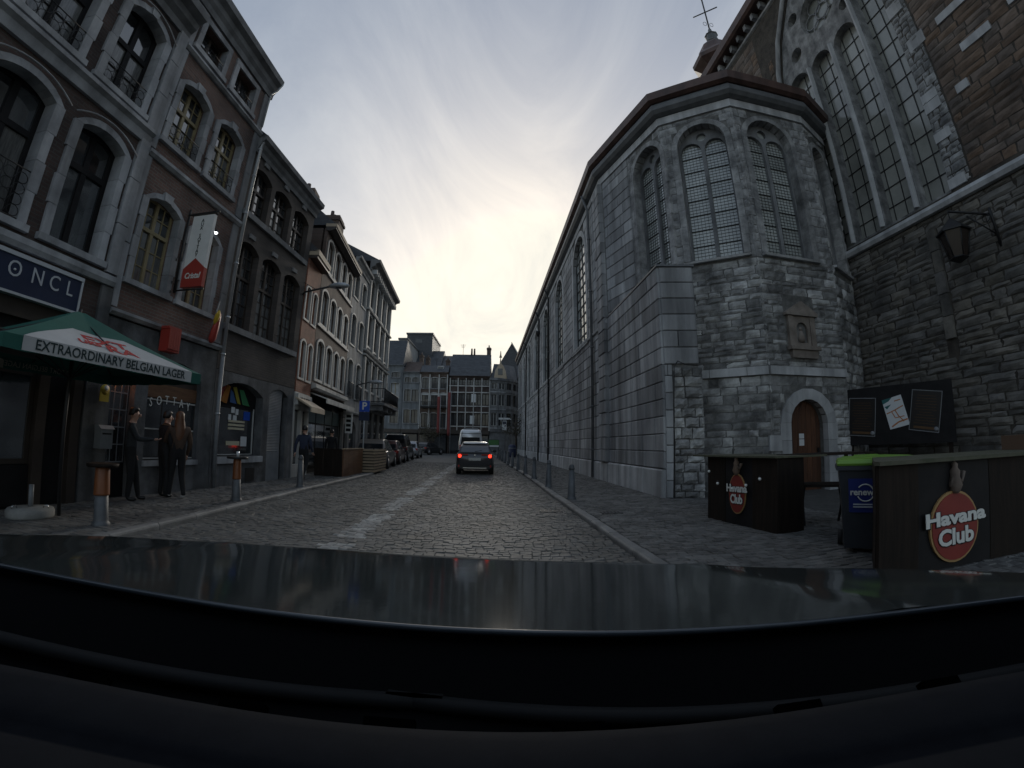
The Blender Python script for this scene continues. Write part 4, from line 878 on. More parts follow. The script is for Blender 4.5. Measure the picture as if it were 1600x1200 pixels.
for H, x0, x1, y0, zt in ((HI, -12.5, -11.95, 2.2, 14.1), (HJ, -11.7, -11.1, 3.0, 13.9), (HJ, -8.5, -7.95, 1.6, 13.3), (HK, -2.7, -2.1, 3.4, 15.6)):
    b = MB(); b.box(x0, x1, y0, y0 + .7, zt - 3, zt); b.box(x0 - .06, x1 + .06, y0 - .06, y0 + .76, zt - .25, zt - .1); c = b.build('chimney', mt['brickE'], H)
    b = MB(); b.lathe([(.12, 0), (.09, .4)], ((x0 + x1) / 2, y0 + .35, zt), 8); b.build('chimney_pot', mt['slate_brown'], c)
for H, x, y, z in ((HJ, -9.9, 2.0, 12.0), (HK, -6.2, 3.2, 14.3)):
    b = MB(); b.tube([(x, y, z), (x, y, z + 1.7)], .025, 4)
    for k in range(4): b.tube([(x - .4 + .05 * k, y, z + 1.6 - k * .14), (x + .4 - .05 * k, y, z + 1.6 - k * .14)], .014, 4)
    b.build('aerial', mt['iron'], H)
# ---------------------------------------------------------------- the church: nave wall along the street, polygonal apse, tall choir wall
CH = thing('church', 'old limestone church with banded nave wall, polygonal apse and tall brown choir wall', 'church')
def facet(name, A, B):
    e = link(name, None, CH, (A[0], A[1], 0), (0, 0, atan2(B[1] - A[1], B[0] - A[0]))); return e
NX = (sin(radians(177.5)), cos(radians(177.5)))
NV = link('nave_front', None, CH, (4.1, 10.8, 0), (0, 0, atan2(NX[1], NX[0])))
bpy.context.view_layer.update()
ash = Courses('ashlar_block', 'ashlar', 'ashlar', 4); rub = Courses('rubble_stone', 'rubble', 'rubble', 5); san = Courses('sandstone_block', 'sand', 'sandstone', 6); rough = Courses('rough_stone', 'rubble', 'darkstone', 8)
PILES = [(-5.9, -4.9)]
nwin = [-9.8, -15.9, -22.1, -28.4, -34.6, -40.8, -47.0]
holes, cuts = [], []
for i, c in enumerate(nwin):
    x0, x1 = c - 1.4, c + 1.4; zs = 10.5; rise = 1.4
    holes.append(opening(x0, x1, 6.2, zs, rise, 12)); cuts.append(cut_arch(x0 - .3, x1 + .3, 6.0, zs, rise + .3))
    surround(NV, x0, x1, 6.2, zs, rise, .30, 'ashlar_trim', .04, 7 if i < 3 else 3, 11 if i < 3 else 5, key=False)
    b = MB(); nc, nr = (4, 11) if i < 2 else (3, 6); 
    b.box(x0 - .02, x0 + .06, .14, .2, 6.18, zs + rise); b.box(x1 - .06, x1 + .02, .14, .2, 6.18, zs + rise); b.box(x0, x1, .142, .198, 6.18, 6.27)
    W, Z = (x1 - x0) / nc, (zs + rise - 6.24) / nr
    for k in range(1, nc): b.box(x0 + k * W - .02, x0 + k * W + .02, .145, .18, 6.24, zs + rise)
    for k in range(1, nr): b.box(x0, x1, .143, .182, 6.24 + k * Z - .02, 6.24 + k * Z + .02)
    w = b.build('nave_window', mt['iron'], NV)
    for a in range(nc):
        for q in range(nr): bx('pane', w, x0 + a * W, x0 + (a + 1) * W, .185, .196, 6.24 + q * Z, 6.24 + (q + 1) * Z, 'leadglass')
b = MB(); b.holed([(-50, 0), (-5.0, 0), (-5.0, 13.1), (-50, 13.1)], holes, .0, .14); b.box(-50, -5.0, .25, 8, 0, 13.0); b.build('nave_wall', mt['mortar'], NV)
pil = [(-5.95, -5.0), (-13.2, -12.5), (-19.4, -18.6)]
cuts2 = cuts
ash.lay(NV, -50, -5.02, .78, 6.0, (.44, .46), (.75, 1.35), .1, .03, .014)
ash.lay(NV, -50, -5.02, 6.16, 12.1, (.44, .46), (.75, 1.35), .1, .03, .014, cuts2)
plin = Courses('plinth_block', 'ashlar', 'ashlar_trim', 14)
plin.lay(NV, -50, -5.02, .02, .77, (.74, .76), (.9, 1.5), .14, .09, .016)
profile(NV, 'string_course', -50, -5.0, [(.02, 6.0), (-.1, 6.02), (-.12, 6.1), (-.05, 6.16), (.02, 6.17)], 'ashlar_trim')
for x0, x1 in pil[:1]:
    ash.lay(NV, x0, x1 + .0, .8, 12.1, (.44, .46), (.96, .96), .22, .17, .014)
def eaves(E, x0, x1, m0=0, m1=0):
    """cornice band, round moulding and copper gutter; ends mitred by m0, m1 (extra length per metre of overhang)"""
    for nm, m, prof in (('cornice_band', 'ashlar_trim', [(.02, 12.12), (-.07, 12.12), (-.07, 12.42), (.02, 12.42)]),
                        ('cornice_roll', 'lead', [(.02, 12.44), (-.1, 12.44), (-.24, 12.5), (-.34, 12.62), (-.36, 12.76), (-.3, 12.88), (.02, 12.9)]),
                        ('copper_gutter', 'copper', [(.02, 12.91), (-.34, 12.91), (-.47, 12.99), (-.5, 13.28), (-.4, 13.32), (.1, 13.34)])):
        V = [(x0 + p[0] * m0, p[0], p[1]) for p in prof] + [(x1 - p[0] * m1, p[0], p[1]) for p in prof]; n = len(prof)
        b = MB(); b.poly(V, [tuple(range(n)), tuple(range(2 * n - 1, n - 1, -1))] + [(i, (i + 1) % n, (i + 1) % n + n, i + n) for i in range(n)]); b.build(nm, mt[m], E)
AP = [(3.87, 16.0), (5.15, 12.0), (7.15, 10.6), (10.0, 10.8), (11.62, 11.7)]
FAC = [facet('apse_side', AP[i], AP[i + 1]) for i in range(4)]
bpy.context.view_layer.update()
LEN = [hypot(AP[i + 1][0] - AP[i][0], AP[i + 1][1] - AP[i][1]) for i in range(4)]
ang = [atan2(NX[1], NX[0])] + [atan2(AP[i + 1][1] - AP[i][1], AP[i + 1][0] - AP[i][0]) for i in range(4)]
mit = [math.tan((ang[i + 1] - ang[i]) / 2) for i in range(4)]
eaves(NV, -50, -5.2 , 0, mit[0])
for i in range(4): eaves(FAC[i], 0, LEN[i], mit[i], mit[i + 1] if i < 3 else 0)
def apse_window(E, xl, xr, z0=6.86, zs=10.95, panes=True):
    w = (xr - xl) / 2; cx = (xl + xr) / 2; D = .46
    surround(E, xl, xr, z0, zs, w, .20, 'apse', .03, 7, 11, key=False, base=False, dep=.3)
    b = MB(); b.prism([(-.12, z0 - .12), (-.14, z0 - .06), (D, z0 + .1), (D, z0 - .12)], xl - .2, xr + .2, 'x'); b.build('apse_sill', mt['ashlar_trim'], E)
    # tracery plate with two lancets and an oculus
    lw = w - .12; holes = [opening(cx - .06 - lw, cx - .06, z0 + .06, zs - .02, lw / 2, 8), opening(cx + .06, cx + .06 + lw, z0 + .06, zs - .02, lw / 2, 8)]
    oc = zs + w * .60; holes.append([(cx + w * .2 * cos(t), oc + w * .2 * sin(t)) for t in [2 * pi * k / 12 for k in range(12)]])
    b = MB(); b.holed(opening(xl - .01, xr + .01, z0, zs, w, 12), holes, D - .17, .14); b.build('tracery', mt['stoneA_dark'], E)  # darker stone paints in the shade of the recessed window head
    lead = MB(); g = MB()
    for q, xa in enumerate((cx - .06 - lw, cx + .06)):
        sec = (zs - .02 + lw / 2 - z0 - .06) / 8
        for k in range(8):
            za = z0 + .06 + k * sec
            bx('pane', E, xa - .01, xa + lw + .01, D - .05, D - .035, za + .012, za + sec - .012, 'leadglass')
            lead.box(xa - .01, xa + lw + .01, D - .085, D - .055, za - .013, za + .013)
            for j in range(1, 5): lead.box(xa, xa + lw, D - .062, D - .052, za + sec * j / 5 - .005, za + sec * j / 5 + .005)
        for j in range(1, 6): lead.box(xa + lw * j / 6 - .005, xa + lw * j / 6 + .005, D - .061, D - .053, z0 + .06, zs + lw / 2 - .02)
    lead.build('leading', mt['iron'], E)
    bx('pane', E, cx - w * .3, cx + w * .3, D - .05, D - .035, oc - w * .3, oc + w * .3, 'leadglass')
    return opening(xl, xr, z0, zs, w, 12), cut_arch(xl - .2, xr + .2, z0 - .12, zs, w + .18)
wins = [(2.4, 4.08), (.50, 2.10), (.40, 2.14), (.35, 1.55)]
for i, E in enumerate(FAC):
    o, c = apse_window(E, *wins[i])
    b = MB(); hs = [o]
    if i == 2: hs.append(opening(.62, 1.98, .0, 1.95, .66, 10))
    b.holed([(0, 0), (LEN[i], 0), (LEN[i], 12.3), (0, 12.3)], hs, 0, .46); b.box(.35, LEN[i] - .35, .56, 3, 0, 12.2); b.build('apse_wall', mt['mortar'], E)
    cs = [c]
    if i == 2: cs += [cut_arch(.30, 2.30, 0, 1.95, .98), cut_rect(.70, 1.82, 3.95, 5.45)]
    if i == 0: ash.lay(E, .02, 2.1, .1, 12.1, (.44, .46), (.6, 1.0), .12, .03, .014, cs); rub.lay(E, 2.1, LEN[0] - .02, 6.3, 12.1, (.2, .36), (.3, .6), .08, .0, .009, cs, m='apse')
    elif i < 3:
        rub.lay(E, -.05, LEN[i] + .05, .05, 3.25, (.15, .30), (.28, .85), .09, .0, .010, cs)
        rub.lay(E, -.05, LEN[i] + .05, 3.52, 6.68, (.12, .28), (.22, .8), .10, .012, .011, cs)
        rub.lay(E, -.05, LEN[i] + .05, 6.69, 12.1, (.24, .42), (.3, .62), .08, .0, .009, cs, m='apse')
        x = 0.0; k = 0
        while x < LEN[i] - .05:
            l = min(.8 + .25 * ((k * 7) % 3), LEN[i] - x); l = LEN[i] - x if LEN[i] - x - l < .3 else l
            if i != 2 or not False: bx('band_stone', E, x + .006, x + l - .006, -.09, .02, 3.27, 3.50, 'ashlar_trim')
            x += l; k += 1
    else: rub.lay(E, .02, LEN[i] - .02, .05, 12.1, (.25, .4), (.35, .7), .14, .03, .014, cs, vis=.4)
# apse roof rising to the choir wall
bpy.context.view_layer.update()
rb = MB(); ring = [(p[0], p[1], 13.3) for p in AP]; rb.poly(ring + [(11.5, 15.5, 17.2)], [(i, i + 1, 5) for i in range(4)] + [(4, 0, 5)]); rb.build('apse_roof', mt['lead'], CH)
rb = MB(); rb.poly([(nave_x(60.8) - .1, 60.8, 13.32), (nave_x(15.9) - .1, 15.9, 13.32), (12, 15.9, 18.5), (9.8, 60.8, 18.5)], [(0, 1, 2, 3)]); rb.build('nave_roof', mt['slate'], CH)
# round-arched door, oculus niche
E3 = FAC[2]
surround(E3, .62, 1.98, .05, 1.95, .66, .34, 'ashlar_trim', .05, 4, 9, key=False, base=False)
for z0, z1 in ((1.2, 1.62), (.35, .8)): bx('jamb_stone', E3, -.12, .28, -.052, .02, z0, z1, 'ashlar_trim')
dd = link('church_door', None, E3)
for k in range(8): bx('plank', E3, .60 + k * .175, .60 + (k + 1) * .175 - .008, .30, .36, .0, 2.72, 'wooddoor')
b = MB(); b.box(.6, 2.0, .361, .385, 0, 2.7); b.build('door_back', mt['wooddoor'], E3)
bx('door_handle', E3, 1.85, 1.9, .25, .3, 1.1, 1.25, 'iron')
for z0, z1 in ((1.32, 1.5), (1.52, 1.66)): bx('door_notice', E3, 1.18, 1.36, .292, .299, z0, z1, 'paper')
bpy.data.objects.remove(dd)
nb = MB(); nb.prism([(.66, 4.98), (1.84, 4.98), (1.84, 5.06), (1.25, 5.42), (.66, 5.06)], -.16, .02); nb.box(.70, 1.8, -.20, .02, 3.98, 4.08); nb.box(.78, 1.72, -.14, .02, 3.75, 3.975)
nb.box(.76, .94, -.1, .02, 4.085, 4.975); nb.box(1.56, 1.74, -.1, .02, 4.085, 4.975); nb.holed([(.945, 4.085), (1.555, 4.085), (1.555, 4.975), (.945, 4.975)], [opening(1.05, 1.45, 4.2, 4.6, .2, 8)], -.07, .06)
nm_ = nb.build('niche', mt['niche'], E3)
b = MB(); b.ball((1.25, .0, 4.62), .06); b.lathe([(.1, 0), (.13, .12), (.07, .28), (.05, .34)], (1.25, .0, 4.22), 8); b.build('niche_bust', mt['niche'], nm_)

# corner block closing the gap between nave and apse
BK = link('corner_block', None, CH, (4.1, 10.8, 0), (0, 0, atan2(NX[1], NX[0]))); BF = facet('corner_block_front', (4.1, 10.8), (5.06, 10.64)); bpy.context.view_layer.update()
b = MB(); b.prism([(4.13, 10.83), (5.03, 10.68), (5.12, 11.9), (3.9, 15.9)], 0, 6.2, 'z'); b.build('block_core', mt['mortar'], CH)
b = MB(); b.prism([(4.05, 10.74), (5.1, 10.58), (5.2, 11.95), (3.84, 16.05)], 6.205, 6.26, 'z'); b.build('block_coping', mt['lead'], CH)
ash.lay(BK, -5.0, 0, .8, 6.2, (.448, .452), (.8, 1.4), .1, .03, .014); plin.lay(BK, -5.0, 0, .02, .79, (.75, .78), (.9, 1.4), .14, .08, .016)
ash.lay(BF, 0.03, .97, 3.5, 6.2, (.448, .452), (.94, .96), .1, .03, .014); ash.lay(BF, .03, .24, .05, 3.49, (.448, .452), (.2, .22), .1, .03, .014)
rub.lay(BF, .26, 1.05, .05, 3.42, (.16, .32), (.2, .5), .2, .06, .016)
# choir wall
A0 = (11.62, 11.7); ua = radians(177); BW = link('choir_wall_front', None, CH, (A0[0], A0[1], 0), (0, 0, atan2(cos(ua), sin(ua)))); bpy.context.view_layer.update()
big = [(-1.2, 7.86), (4.1, 7.86), (4.1, 21.0), (3.0, 21.4), (1.6, 20.7), (.4, 19.6), (-.6, 18.1), (-1.1, 16.6), (-1.2, 16.0)]
b = MB(); b.holed([(-8, 0), (10.2, 0), (10.2, 22), (-8, 22)], [big], 0, .5); b.box(-8, 10.2, .62, 8, 0, 21.9); b.build('choir_wall', mt['mortar_brown'], BW)
lan = [(-1.02, .24), (.46, 1.52), (1.76, 2.84), (3.08, 4.1)]; lh = []
for k, (a, c) in enumerate(lan): lh.append(opening(a, c, 7.96, 15.35 if k < 3 else 17.0, (c - a) * .5, 10))
rose = (1.62, 17.75, .98); lh.append([(rose[0] + rose[2] * cos(t), rose[1] + rose[2] * sin(t)) for t in [2 * pi * k / 20 for k in range(20)]])
for cx, cz, rr in ((-.05, 16.85, .34), (2.78, 16.6, .26), (.35, 18.55, .3)): lh.append([(cx + rr * cos(t), cz + rr * sin(t)) for t in [2 * pi * k / 10 for k in range(10)]])
b = MB(); b.holed([(-1.21, 7.85), (4.11, 7.85), (4.11, 21.0), (3.0, 21.45), (1.6, 20.75), (.4, 19.65), (-.6, 18.15), (-1.1, 16.65), (-1.21, 16.0)], lh, .06, .42); b.build('tracery', mt['apse'], BW)
for a, c, k in [(x[0], x[1], i) for i, x in enumerate(lan)]:   # splayed mullion fronts
    for xm in ((c + .11,) if k < 3 else ()):
        b = MB(); b.prism([(xm - .09, .058), (xm - .03, -.05), (xm + .03, -.05), (xm + .09, .058)], 7.98, 15.7 if k < 2 else 16.6, 'z'); b.build('mullion', mt['ashlar_trim'], BW)
bars = MB()
for k, (a, c) in enumerate(lan):
    zt = (15.35 if k < 3 else 17.0) + (c - a) * .5; nr = 12 if k < 3 else 13; Z = (zt - 7.96) / nr; cols = [a, a + (c - a) * .16, a + (c - a) * .58, c]
    for q in range(1, nr): bars.box(a, c, .38, .40, 7.96 + q * Z - .013, 7.96 + q * Z + .013)
    for x in cols[1:3]: bars.box(x - .011, x + .011, .378, .398, 7.96, zt)
    for q in range(nr):
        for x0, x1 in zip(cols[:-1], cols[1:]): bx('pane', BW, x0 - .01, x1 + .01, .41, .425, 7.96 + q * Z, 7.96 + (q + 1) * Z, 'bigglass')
bars.build('glazing_bar', mt['iron'], BW)
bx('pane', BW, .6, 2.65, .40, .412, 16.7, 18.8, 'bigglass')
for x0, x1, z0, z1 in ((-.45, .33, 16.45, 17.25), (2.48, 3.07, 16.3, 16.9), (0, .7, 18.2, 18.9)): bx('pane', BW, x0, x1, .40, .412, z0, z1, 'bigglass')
b = MB()
for k in range(6):
    t = 2 * pi * k / 6; c = (rose[0] + .64 * cos(t), rose[1] + .64 * sin(t))
    b.tube([(c[0] + .33 * cos(s), .34, c[1] + .33 * sin(s)) for s in [2 * pi * j / 14 for j in range(15)]], .028, 5)
b.tube([(rose[0] + .34 * cos(s), .34, rose[1] + .34 * sin(s)) for s in [2 * pi * j / 16 for j in range(17)]], .03, 5); b.build('rosette', mt['ashlar'], BW)
b = MB(); b.tube([(-1.28, -.08, 13), (-1.28, -.08, 16.1), (-1.18, -.08, 16.8), (-.68, -.08, 18.25), (.34, -.08, 19.8), (1.55, -.08, 20.9)], .11, 6); b.build('hood_mould', mt['ashlar'], BW)
b = MB(); b.box(-2.2, -1.75, -.12, .02, 13, 16.9); b.build('flat_buttress', mt['ashlar_trim'], BW)
b = MB(); b.prism([(.02, 7.5), (-.16, 7.5), (-.2, 7.62), (-.14, 7.74), (.3, 7.86), (.3, 7.5)], -1.4, 10.2, 'x'); b.build('sill_course', mt['ashlar_trim'], BW)
qr = random.Random(3); z = 7.9
while z < 20.5:
    h = qr.uniform(.25, .5); w = qr.choice((.28, .5, .75, .4)); (bx('quoin_stone', BW, 4.1 + (.2 if w == .75 else 0), 4.1 + w, -.06 + .02 * w, .06, z + .01, z + h - .01, 'ashlar_trim') if w > .45 else None); z += h
for x, z, w in ((5.3, 12.6, .9), (6.3, 13.2, .35), (5.6, 11.3, .8), (6.9, 11.5, .3), (5.1, 10.3, .35)): bx('patch_stone', BW, x, x + w, -.07, .06, z, z + .26, 'ashlar_trim')
rub.lay(BW, 4.1, 4.72, 7.9, 20.4, (.14, .3), (.16, .4), .12, .03, .012, m='apse'); san.lay(BW, 4.75, 10.2, 7.9, 20.4, (.2, .31), (.35, .95), .10, .0, .014); san.lay(BW, -7.5, -2.25, 13.2, 20.2, (.3, .4), (.4, .9), .10, .0, .014); san.lay(BW, -1.7, -1.4, 13.2, 18, (.3, .4), (.2, .3), .14, .035, .02)
rough.lay(BW, .0, 10.2, .05, 7.48, (.13, .27), (.3, 1.0), .13, .015, .014, [cut_rect(3.1, 3.42, 3.5, 7.1)])
for k in range(5): bx('flat_buttress_stone', BW, 3.12 + .02 * (k % 2), 3.4, -.08 - .01 * (k % 3), .02, 4.0 + k * .62, 4.6 + k * .62, 'darkstone')
EV = MB(); EV.prism([(.02, 20.45), (-.1, 20.5), (-.1, 20.62), (.02, 20.62)], -8, 10.2, 'x'); EV.build('corbel_string', mt['ashlar'], BW)
b = MB(); b.prism([(.02, 21.02), (-.5, 21.02), (-.62, 21.12), (-.66, 21.5), (-.5, 21.55), (.02, 21.6)], -8, 10.2, 'x'); b.build('copper_gutter', mt['copper'], BW)
for k in range(26): 
    x = -7.6 + k * .68; bx('corbel', BW, x - .1, x + .1, -.34, .02, 20.66, 21.0, 'ashlar')
b = MB(); b.prism([(-.5, 21.55), (6, 28), (12, 21.5), (0, 21.2)], -8, 10.2, 'x'); b.build('choir_roof', mt['slate'], BW)
ash.finish(CH, 300); plin.finish(CH, 120); rub.finish(CH, 300); san.finish(CH, 300); rough.finish(CH, 300)
# roof turret with cross
TU = link('roof_turret', None, CH, (14.5, 21.7, 0))
b = MB(); b.lathe([(1.15, 17), (1.15, 26.6)], (0, 0, 0), 8, sm=False); b.build('turret_drum', mt['lead'], TU)
b = MB(); b.lathe([(1.15, 26.5), (1.75, 27.0), (1.8, 27.3), (1.35, 27.9), (1.3, 28.05), (1.15, 28.6), (.75, 29.1), (.45, 29.4)], (0, 0, 0), 8, sm=False); b.build('turret_dome', mt['copper'], TU)
b = MB(); b.lathe([(.45, 29.4), (.5, 29.5), (.38, 29.65), (.42, 30.1), (.5, 30.2), (.2, 30.45), (.12, 30.9)], (0, 0, 0), 8, sm=False); b.build('turret_finial', mt['lead'], TU)
b = MB(); b.tube([(0, 0, 30.8), (0, 0, 34.6)], .055, 6); b.tube([(-.72, .62, 32.9), (.72, -.62, 32.9)], .05, 6)
for s in (-1, 1):
    b.tube([(s * .12 + .14 * s * (1 + cos(t)), 0, 31.5 + .2 * sin(t)) for t in [2 * pi * k / 10 for k in range(11)]], .018, 4)
b.ball((0, 0, 34.5), .1, 6, 4); b.build('turret_cross', mt['iron'], TU)
# drain pipes on the nave
for k, x in enumerate((-7.1, -19.85, -25.6, -37)):
    p = thing('drain_pipe', ('grey drain pipe on the banded church wall next to the apse', 'thin dark drain pipe between the second and third nave windows', 'thin dark drain pipe under a rainwater head past the third nave window', 'drain pipe far along the church wall near the street end')[k], 'pipe', (4.1, 10.8, 0), atan2(NX[1], NX[0]), 'drain pipes on the church wall')
    b = MB(); b.tube([(x, -.38, 12.75), (x, -.13, 12.0), (x, -.13, .1)], .06 if k == 0 else .07, 7); b.build('pipe', mt['lead' if k == 0 else 'iron'], p)
    for z in (10.5, 8, 5.5, 3, 1.2): b = MB(); b.lathe([(.085, 0), (.085, .06)], (x, -.13, z), 7); b.build('collar', mt['lead'], p)
    if k == 2: b = MB(); b.lathe([(.09, 10.6), (.22, 10.9), (.22, 11.05)], (x, -.2, 0), 8); b.build('rainwater_head', mt['iron'], p)
cb = thing('cable', 'thin black cable hanging down the rubble edge of the corner block', 'cable')
b = MB(); b.tube([(4.42, 10.55, 3.55), (4.3, 10.52, 3.4), (4.24, 10.5, 2.2), (4.22, 10.5, .1)], .014, 5); b.tube([(4.42, 10.55, 3.55), (4.6, 10.5, 3.45), (4.95, 10.46, 3.42)], .012, 5); b.build('line', mt['iron'], cb)
# wall lantern
LN = thing('wall_lantern', 'old iron lantern hanging from a scrolled bracket on the dark church wall', 'lantern', (A0[0], A0[1], 0), atan2(cos(ua), sin(ua)))
b = MB(); b.tube([(5.0, -.02, 5.9), (5.0, -.1, 6.6), (5.0, -.15, 6.9)], .035, 6); b.tube([(5.0, -.08, 6.72), (4.7, -.45, 6.85), (4.35, -.85, 6.98)], .03, 6); b.tube([(5.0, -.06, 6.2), (4.6, -.5, 6.8)], .02, 5); b.tube([(4.35, -.85, 6.98), (4.36, -.84, 6.75)], .015, 5)
b.tube([(4.9 + .1 * cos(t), -.2, 6.66 + .1 * sin(t)) for t in [2 * pi * k / 10 for k in range(11)]], .012, 4); b.build('bracket', mt['iron'], LN)
b = MB(); c = (4.36, -.84, 0); b.lathe([(.04, 6.78), (.1, 6.72), (.42, 6.42), (.42, 6.38)], c, 6, sm=False); b.lathe([(.2, 5.74), (.24, 5.7), (.05, 5.6)], c, 6, sm=False)
for k in range(6):
    a = 2 * pi * (k + .5) / 6; b.tube([(c[0] + .37 * cos(a), c[1] + .37 * sin(a), 6.38), (c[0] + .22 * cos(a), c[1] + .22 * sin(a), 5.74)], .016, 4)
b.build('cage', mt['iron'], LN)
b = MB(); b.lathe([(.35, 6.38), (.2, 5.74)], c, 6, sm=False, cap=False); b.build('glass', C('lantern_glass', (.035, .026, .022), .25), LN)
def flatten(E):
    """hand an inner frame's children to the thing itself"""
    P = E.parent
    for ch in list(E.children):
        mb = E.matrix_basis @ ch.matrix_basis; ch.parent = P; ch.matrix_basis = mb
    bpy.data.objects.remove(E)
for E in [NV, BK, BF, BW] + FAC: flatten(E)
for E in [o for o in list(bpy.data.objects) if o.name.startswith('curved_bay')]: flatten(E)
for o in list(TU.children): pass
# ---------------------------------------------------------------- vehicles
def ring(w, z0, z1, y, r=.09, wt=None, n=3):
    wt = wt if wt is not None else w; P = []
    for sx, zz_, ww in ((1, z0, w * .93), (1, z1, wt), (-1, z1, wt), (-1, z0, w * .93)):
        pass
    hi = []
    for k in range(n + 1):
        a = pi / 2 * k / n; hi.append((wt - r + r * cos(a), z1 - r + r * sin(a)))
    side = [(w * .92, z0), (w * .985, z0 + (z1 - z0) * .22), (w, z0 + (z1 - z0) * .55)]
    half = side + hi
    return [(x, y, z) for x, z in half] + [(-x, y, z) for x, z in half[::-1]]
def car(name, label, cat, loc, rz, L=4.1, W=1.76, Hh=1.48, paint='car', roofpaint=None, lit=False, rear='hatch', group=None, belt=.93):
    t = thing(name, label, cat, loc, rz, group); w = W / 2; roofpaint = roofpaint or paint
    st = [(0.02, w * .80, .42, belt * .84), (.10, w * .92, .30, belt * .95), (.35, w * .985, .24, belt), (.9, w, .20, belt), (L * .62, w, .20, belt * .985), (L * .74, w * .99, .20, belt * .93), (L * .88, w * .95, .22, belt * .83), (L * .97, w * .85, .27, belt * .72), (L, w * .70, .36, belt * .62)]
    b = MB(); b.loft([ring(a, z0, z1, y, .10) for y, a, z0, z1 in st]); b.build('body', mt[paint], t)
    # cabin shell
    ry0, ry1 = (.10, .62) if rear == 'hatch' else (.04, .25); fy0, fy1 = L * .70, L * .47
    wb, wr = w * .93, w * .72; zb, zr = belt - .05, Hh
    cab = []
    for q, (y, zz_, ww) in enumerate(((ry0, zb, wb * .96), (ry1 - .2, zb + (zr - zb) * .62, wb - (wb - wr) * .6), (ry1 + .05, zr - .05, wr * .97), (ry1 + .35, zr, wr), (fy1 - .1, zr, wr), (fy1 + .1, zr - .05, wr * .98), (fy0, zb, wb))):
        cab.append((y, zz_, ww))
    V, F = [], []
    for y, zz_, ww in cab: V += [(-ww, y, zz_), (ww, y, zz_), (-ww + .06 if zz_ > zb + .1 else -ww, y, zz_ + (.025 if zz_ > zb + .1 else 0)), (ww - .06 if zz_ > zb + .1 else ww, y, zz_ + (.025 if zz_ > zb + .1 else 0))]
    b = MB()
    n = len(cab)
    top = [(2 + 4 * i, 3 + 4 * i, 3 + 4 * (i + 1), 2 + 4 * (i + 1)) for i in range(n - 1)]; sl = [(4 * i, 2 + 4 * i, 2 + 4 * (i + 1), 4 * (i + 1)) for i in range(n - 1)]; sr = [(1 + 4 * i, 3 + 4 * i, 3 + 4 * (i + 1), 1 + 4 * (i + 1)) for i in range(n - 1)]
    sides = [[4 * i for i in range(n)], [4 * i + 1 for i in range(n)]]
    b.poly(V, top + sl + sr + sides); b.build('cabin', mt['car_black' if lit else paint], t)
    if roofpaint != paint:
        b = MB(); i0 = 2; P = [(x, y, z + .014) for x, y, z in V[4 * i0:4 * (i0 + 4)]]; Q = [(p[0], p[1], p[2]) for p in P]
        b.loft([[(-ww + .02, y, zz_ + .02), (-ww + .08, y, zz_ + .05), (0, y, zz_ + .065), (ww - .08, y, zz_ + .05), (ww - .02, y, zz_ + .02)] for y, zz_, ww in ((ry1 - .06, zr - .07, wr * .98), (ry1 + .3, zr, wr), (fy1 - .1, zr, wr), (fy1 + .12, zr - .06, wr * .97))], close=True); b.build('roof', mt[roofpaint], t)
    def quad(nm, a, c, m): # glass laid just outside the shell
        b = MB(); b.loft([a, c], close=True); return b.build(nm, mt[m], t)
    k = .014
    def lp(p, q, f): return tuple(p[i] + (q[i] - p[i]) * f for i in range(3))
    A, B_, D = (0, ry0, zb), (0, ry1 - .2, zb + (zr - zb) * .62), (0, ry1 + .05, zr - .03)
    pts = [(ry0 - k + .04, zb + .07, wb * .82), (ry1 - .22 - k, zb + (zr - zb) * .62, wb - (wb - wr) * .6 - .09), (ry1 + .0 - k, zr - .08, wr * .86)]
    V2 = [(s * ww, y, zz_) for y, zz_, ww in pts for s in (-1, 1)]; b = MB(); b.poly(V2 + [(x, y + .03, z) for x, y, z in V2], [(0, 1, 3, 2), (2, 3, 5, 4), (6, 8, 9, 7), (8, 10, 11, 9), (0, 6, 7, 1), (4, 5, 11, 10), (0, 2, 8, 6), (2, 4, 10, 8), (1, 7, 9, 3), (3, 9, 11, 5)]); b.build('rear_window', mt['rearglass' if lit else 'autoglass'], t)
    if lit:
        b = MB(); q = [(-.80 * w, ry0 - .002, zb + .02), (.80 * w, ry0 - .002, zb + .02), (.80 * w, ry0 + .03, zb + .09), (-.80 * w, ry0 + .03, zb + .09)]; b.poly(q + [(x, y + .06, z) for x, y, z in q], [(0, 1, 2, 3), (4, 7, 6, 5), (0, 4, 5, 1), (2, 6, 7, 3), (0, 3, 7, 4), (1, 5, 6, 2)]); b.build('window_sill_trim', mt['plasticblack'], t)
    for s in (-1, 1):
        for y0, y1 in ((.55, L * .30), (L * .315, L * .55)):
            q = [(s * (wb + .002), y0 + .12, zb + .06), (s * (wb + .002), y1, zb + .06), (s * (wr + .03), min(y1, fy1 + .05) - .02, zr - .09), (s * (wr + .03), max(y0, ry1) + .12, zr - .09)]
            b = MB(); b.poly(q + [(x - s * .03, y, z) for x, y, z in q], [(0, 1, 2, 3), (4, 7, 6, 5), (0, 4, 5, 1), (1, 5, 6, 2), (2, 6, 7, 3), (3, 7, 4, 0)]); b.build('side_window', mt['autoglass'], t)
        b = MB(); b.ball((s * (w + .09), L * .60, belt + .06), .1, 8, 5, sc=(1, .5, .75)); b.box(min(s * w * .9, s * (w + .06)), max(s * w * .9, s * (w + .06)), L * .595, L * .615, belt + .02, belt + .06); b.build('mirror', mt['plasticblack'], t)
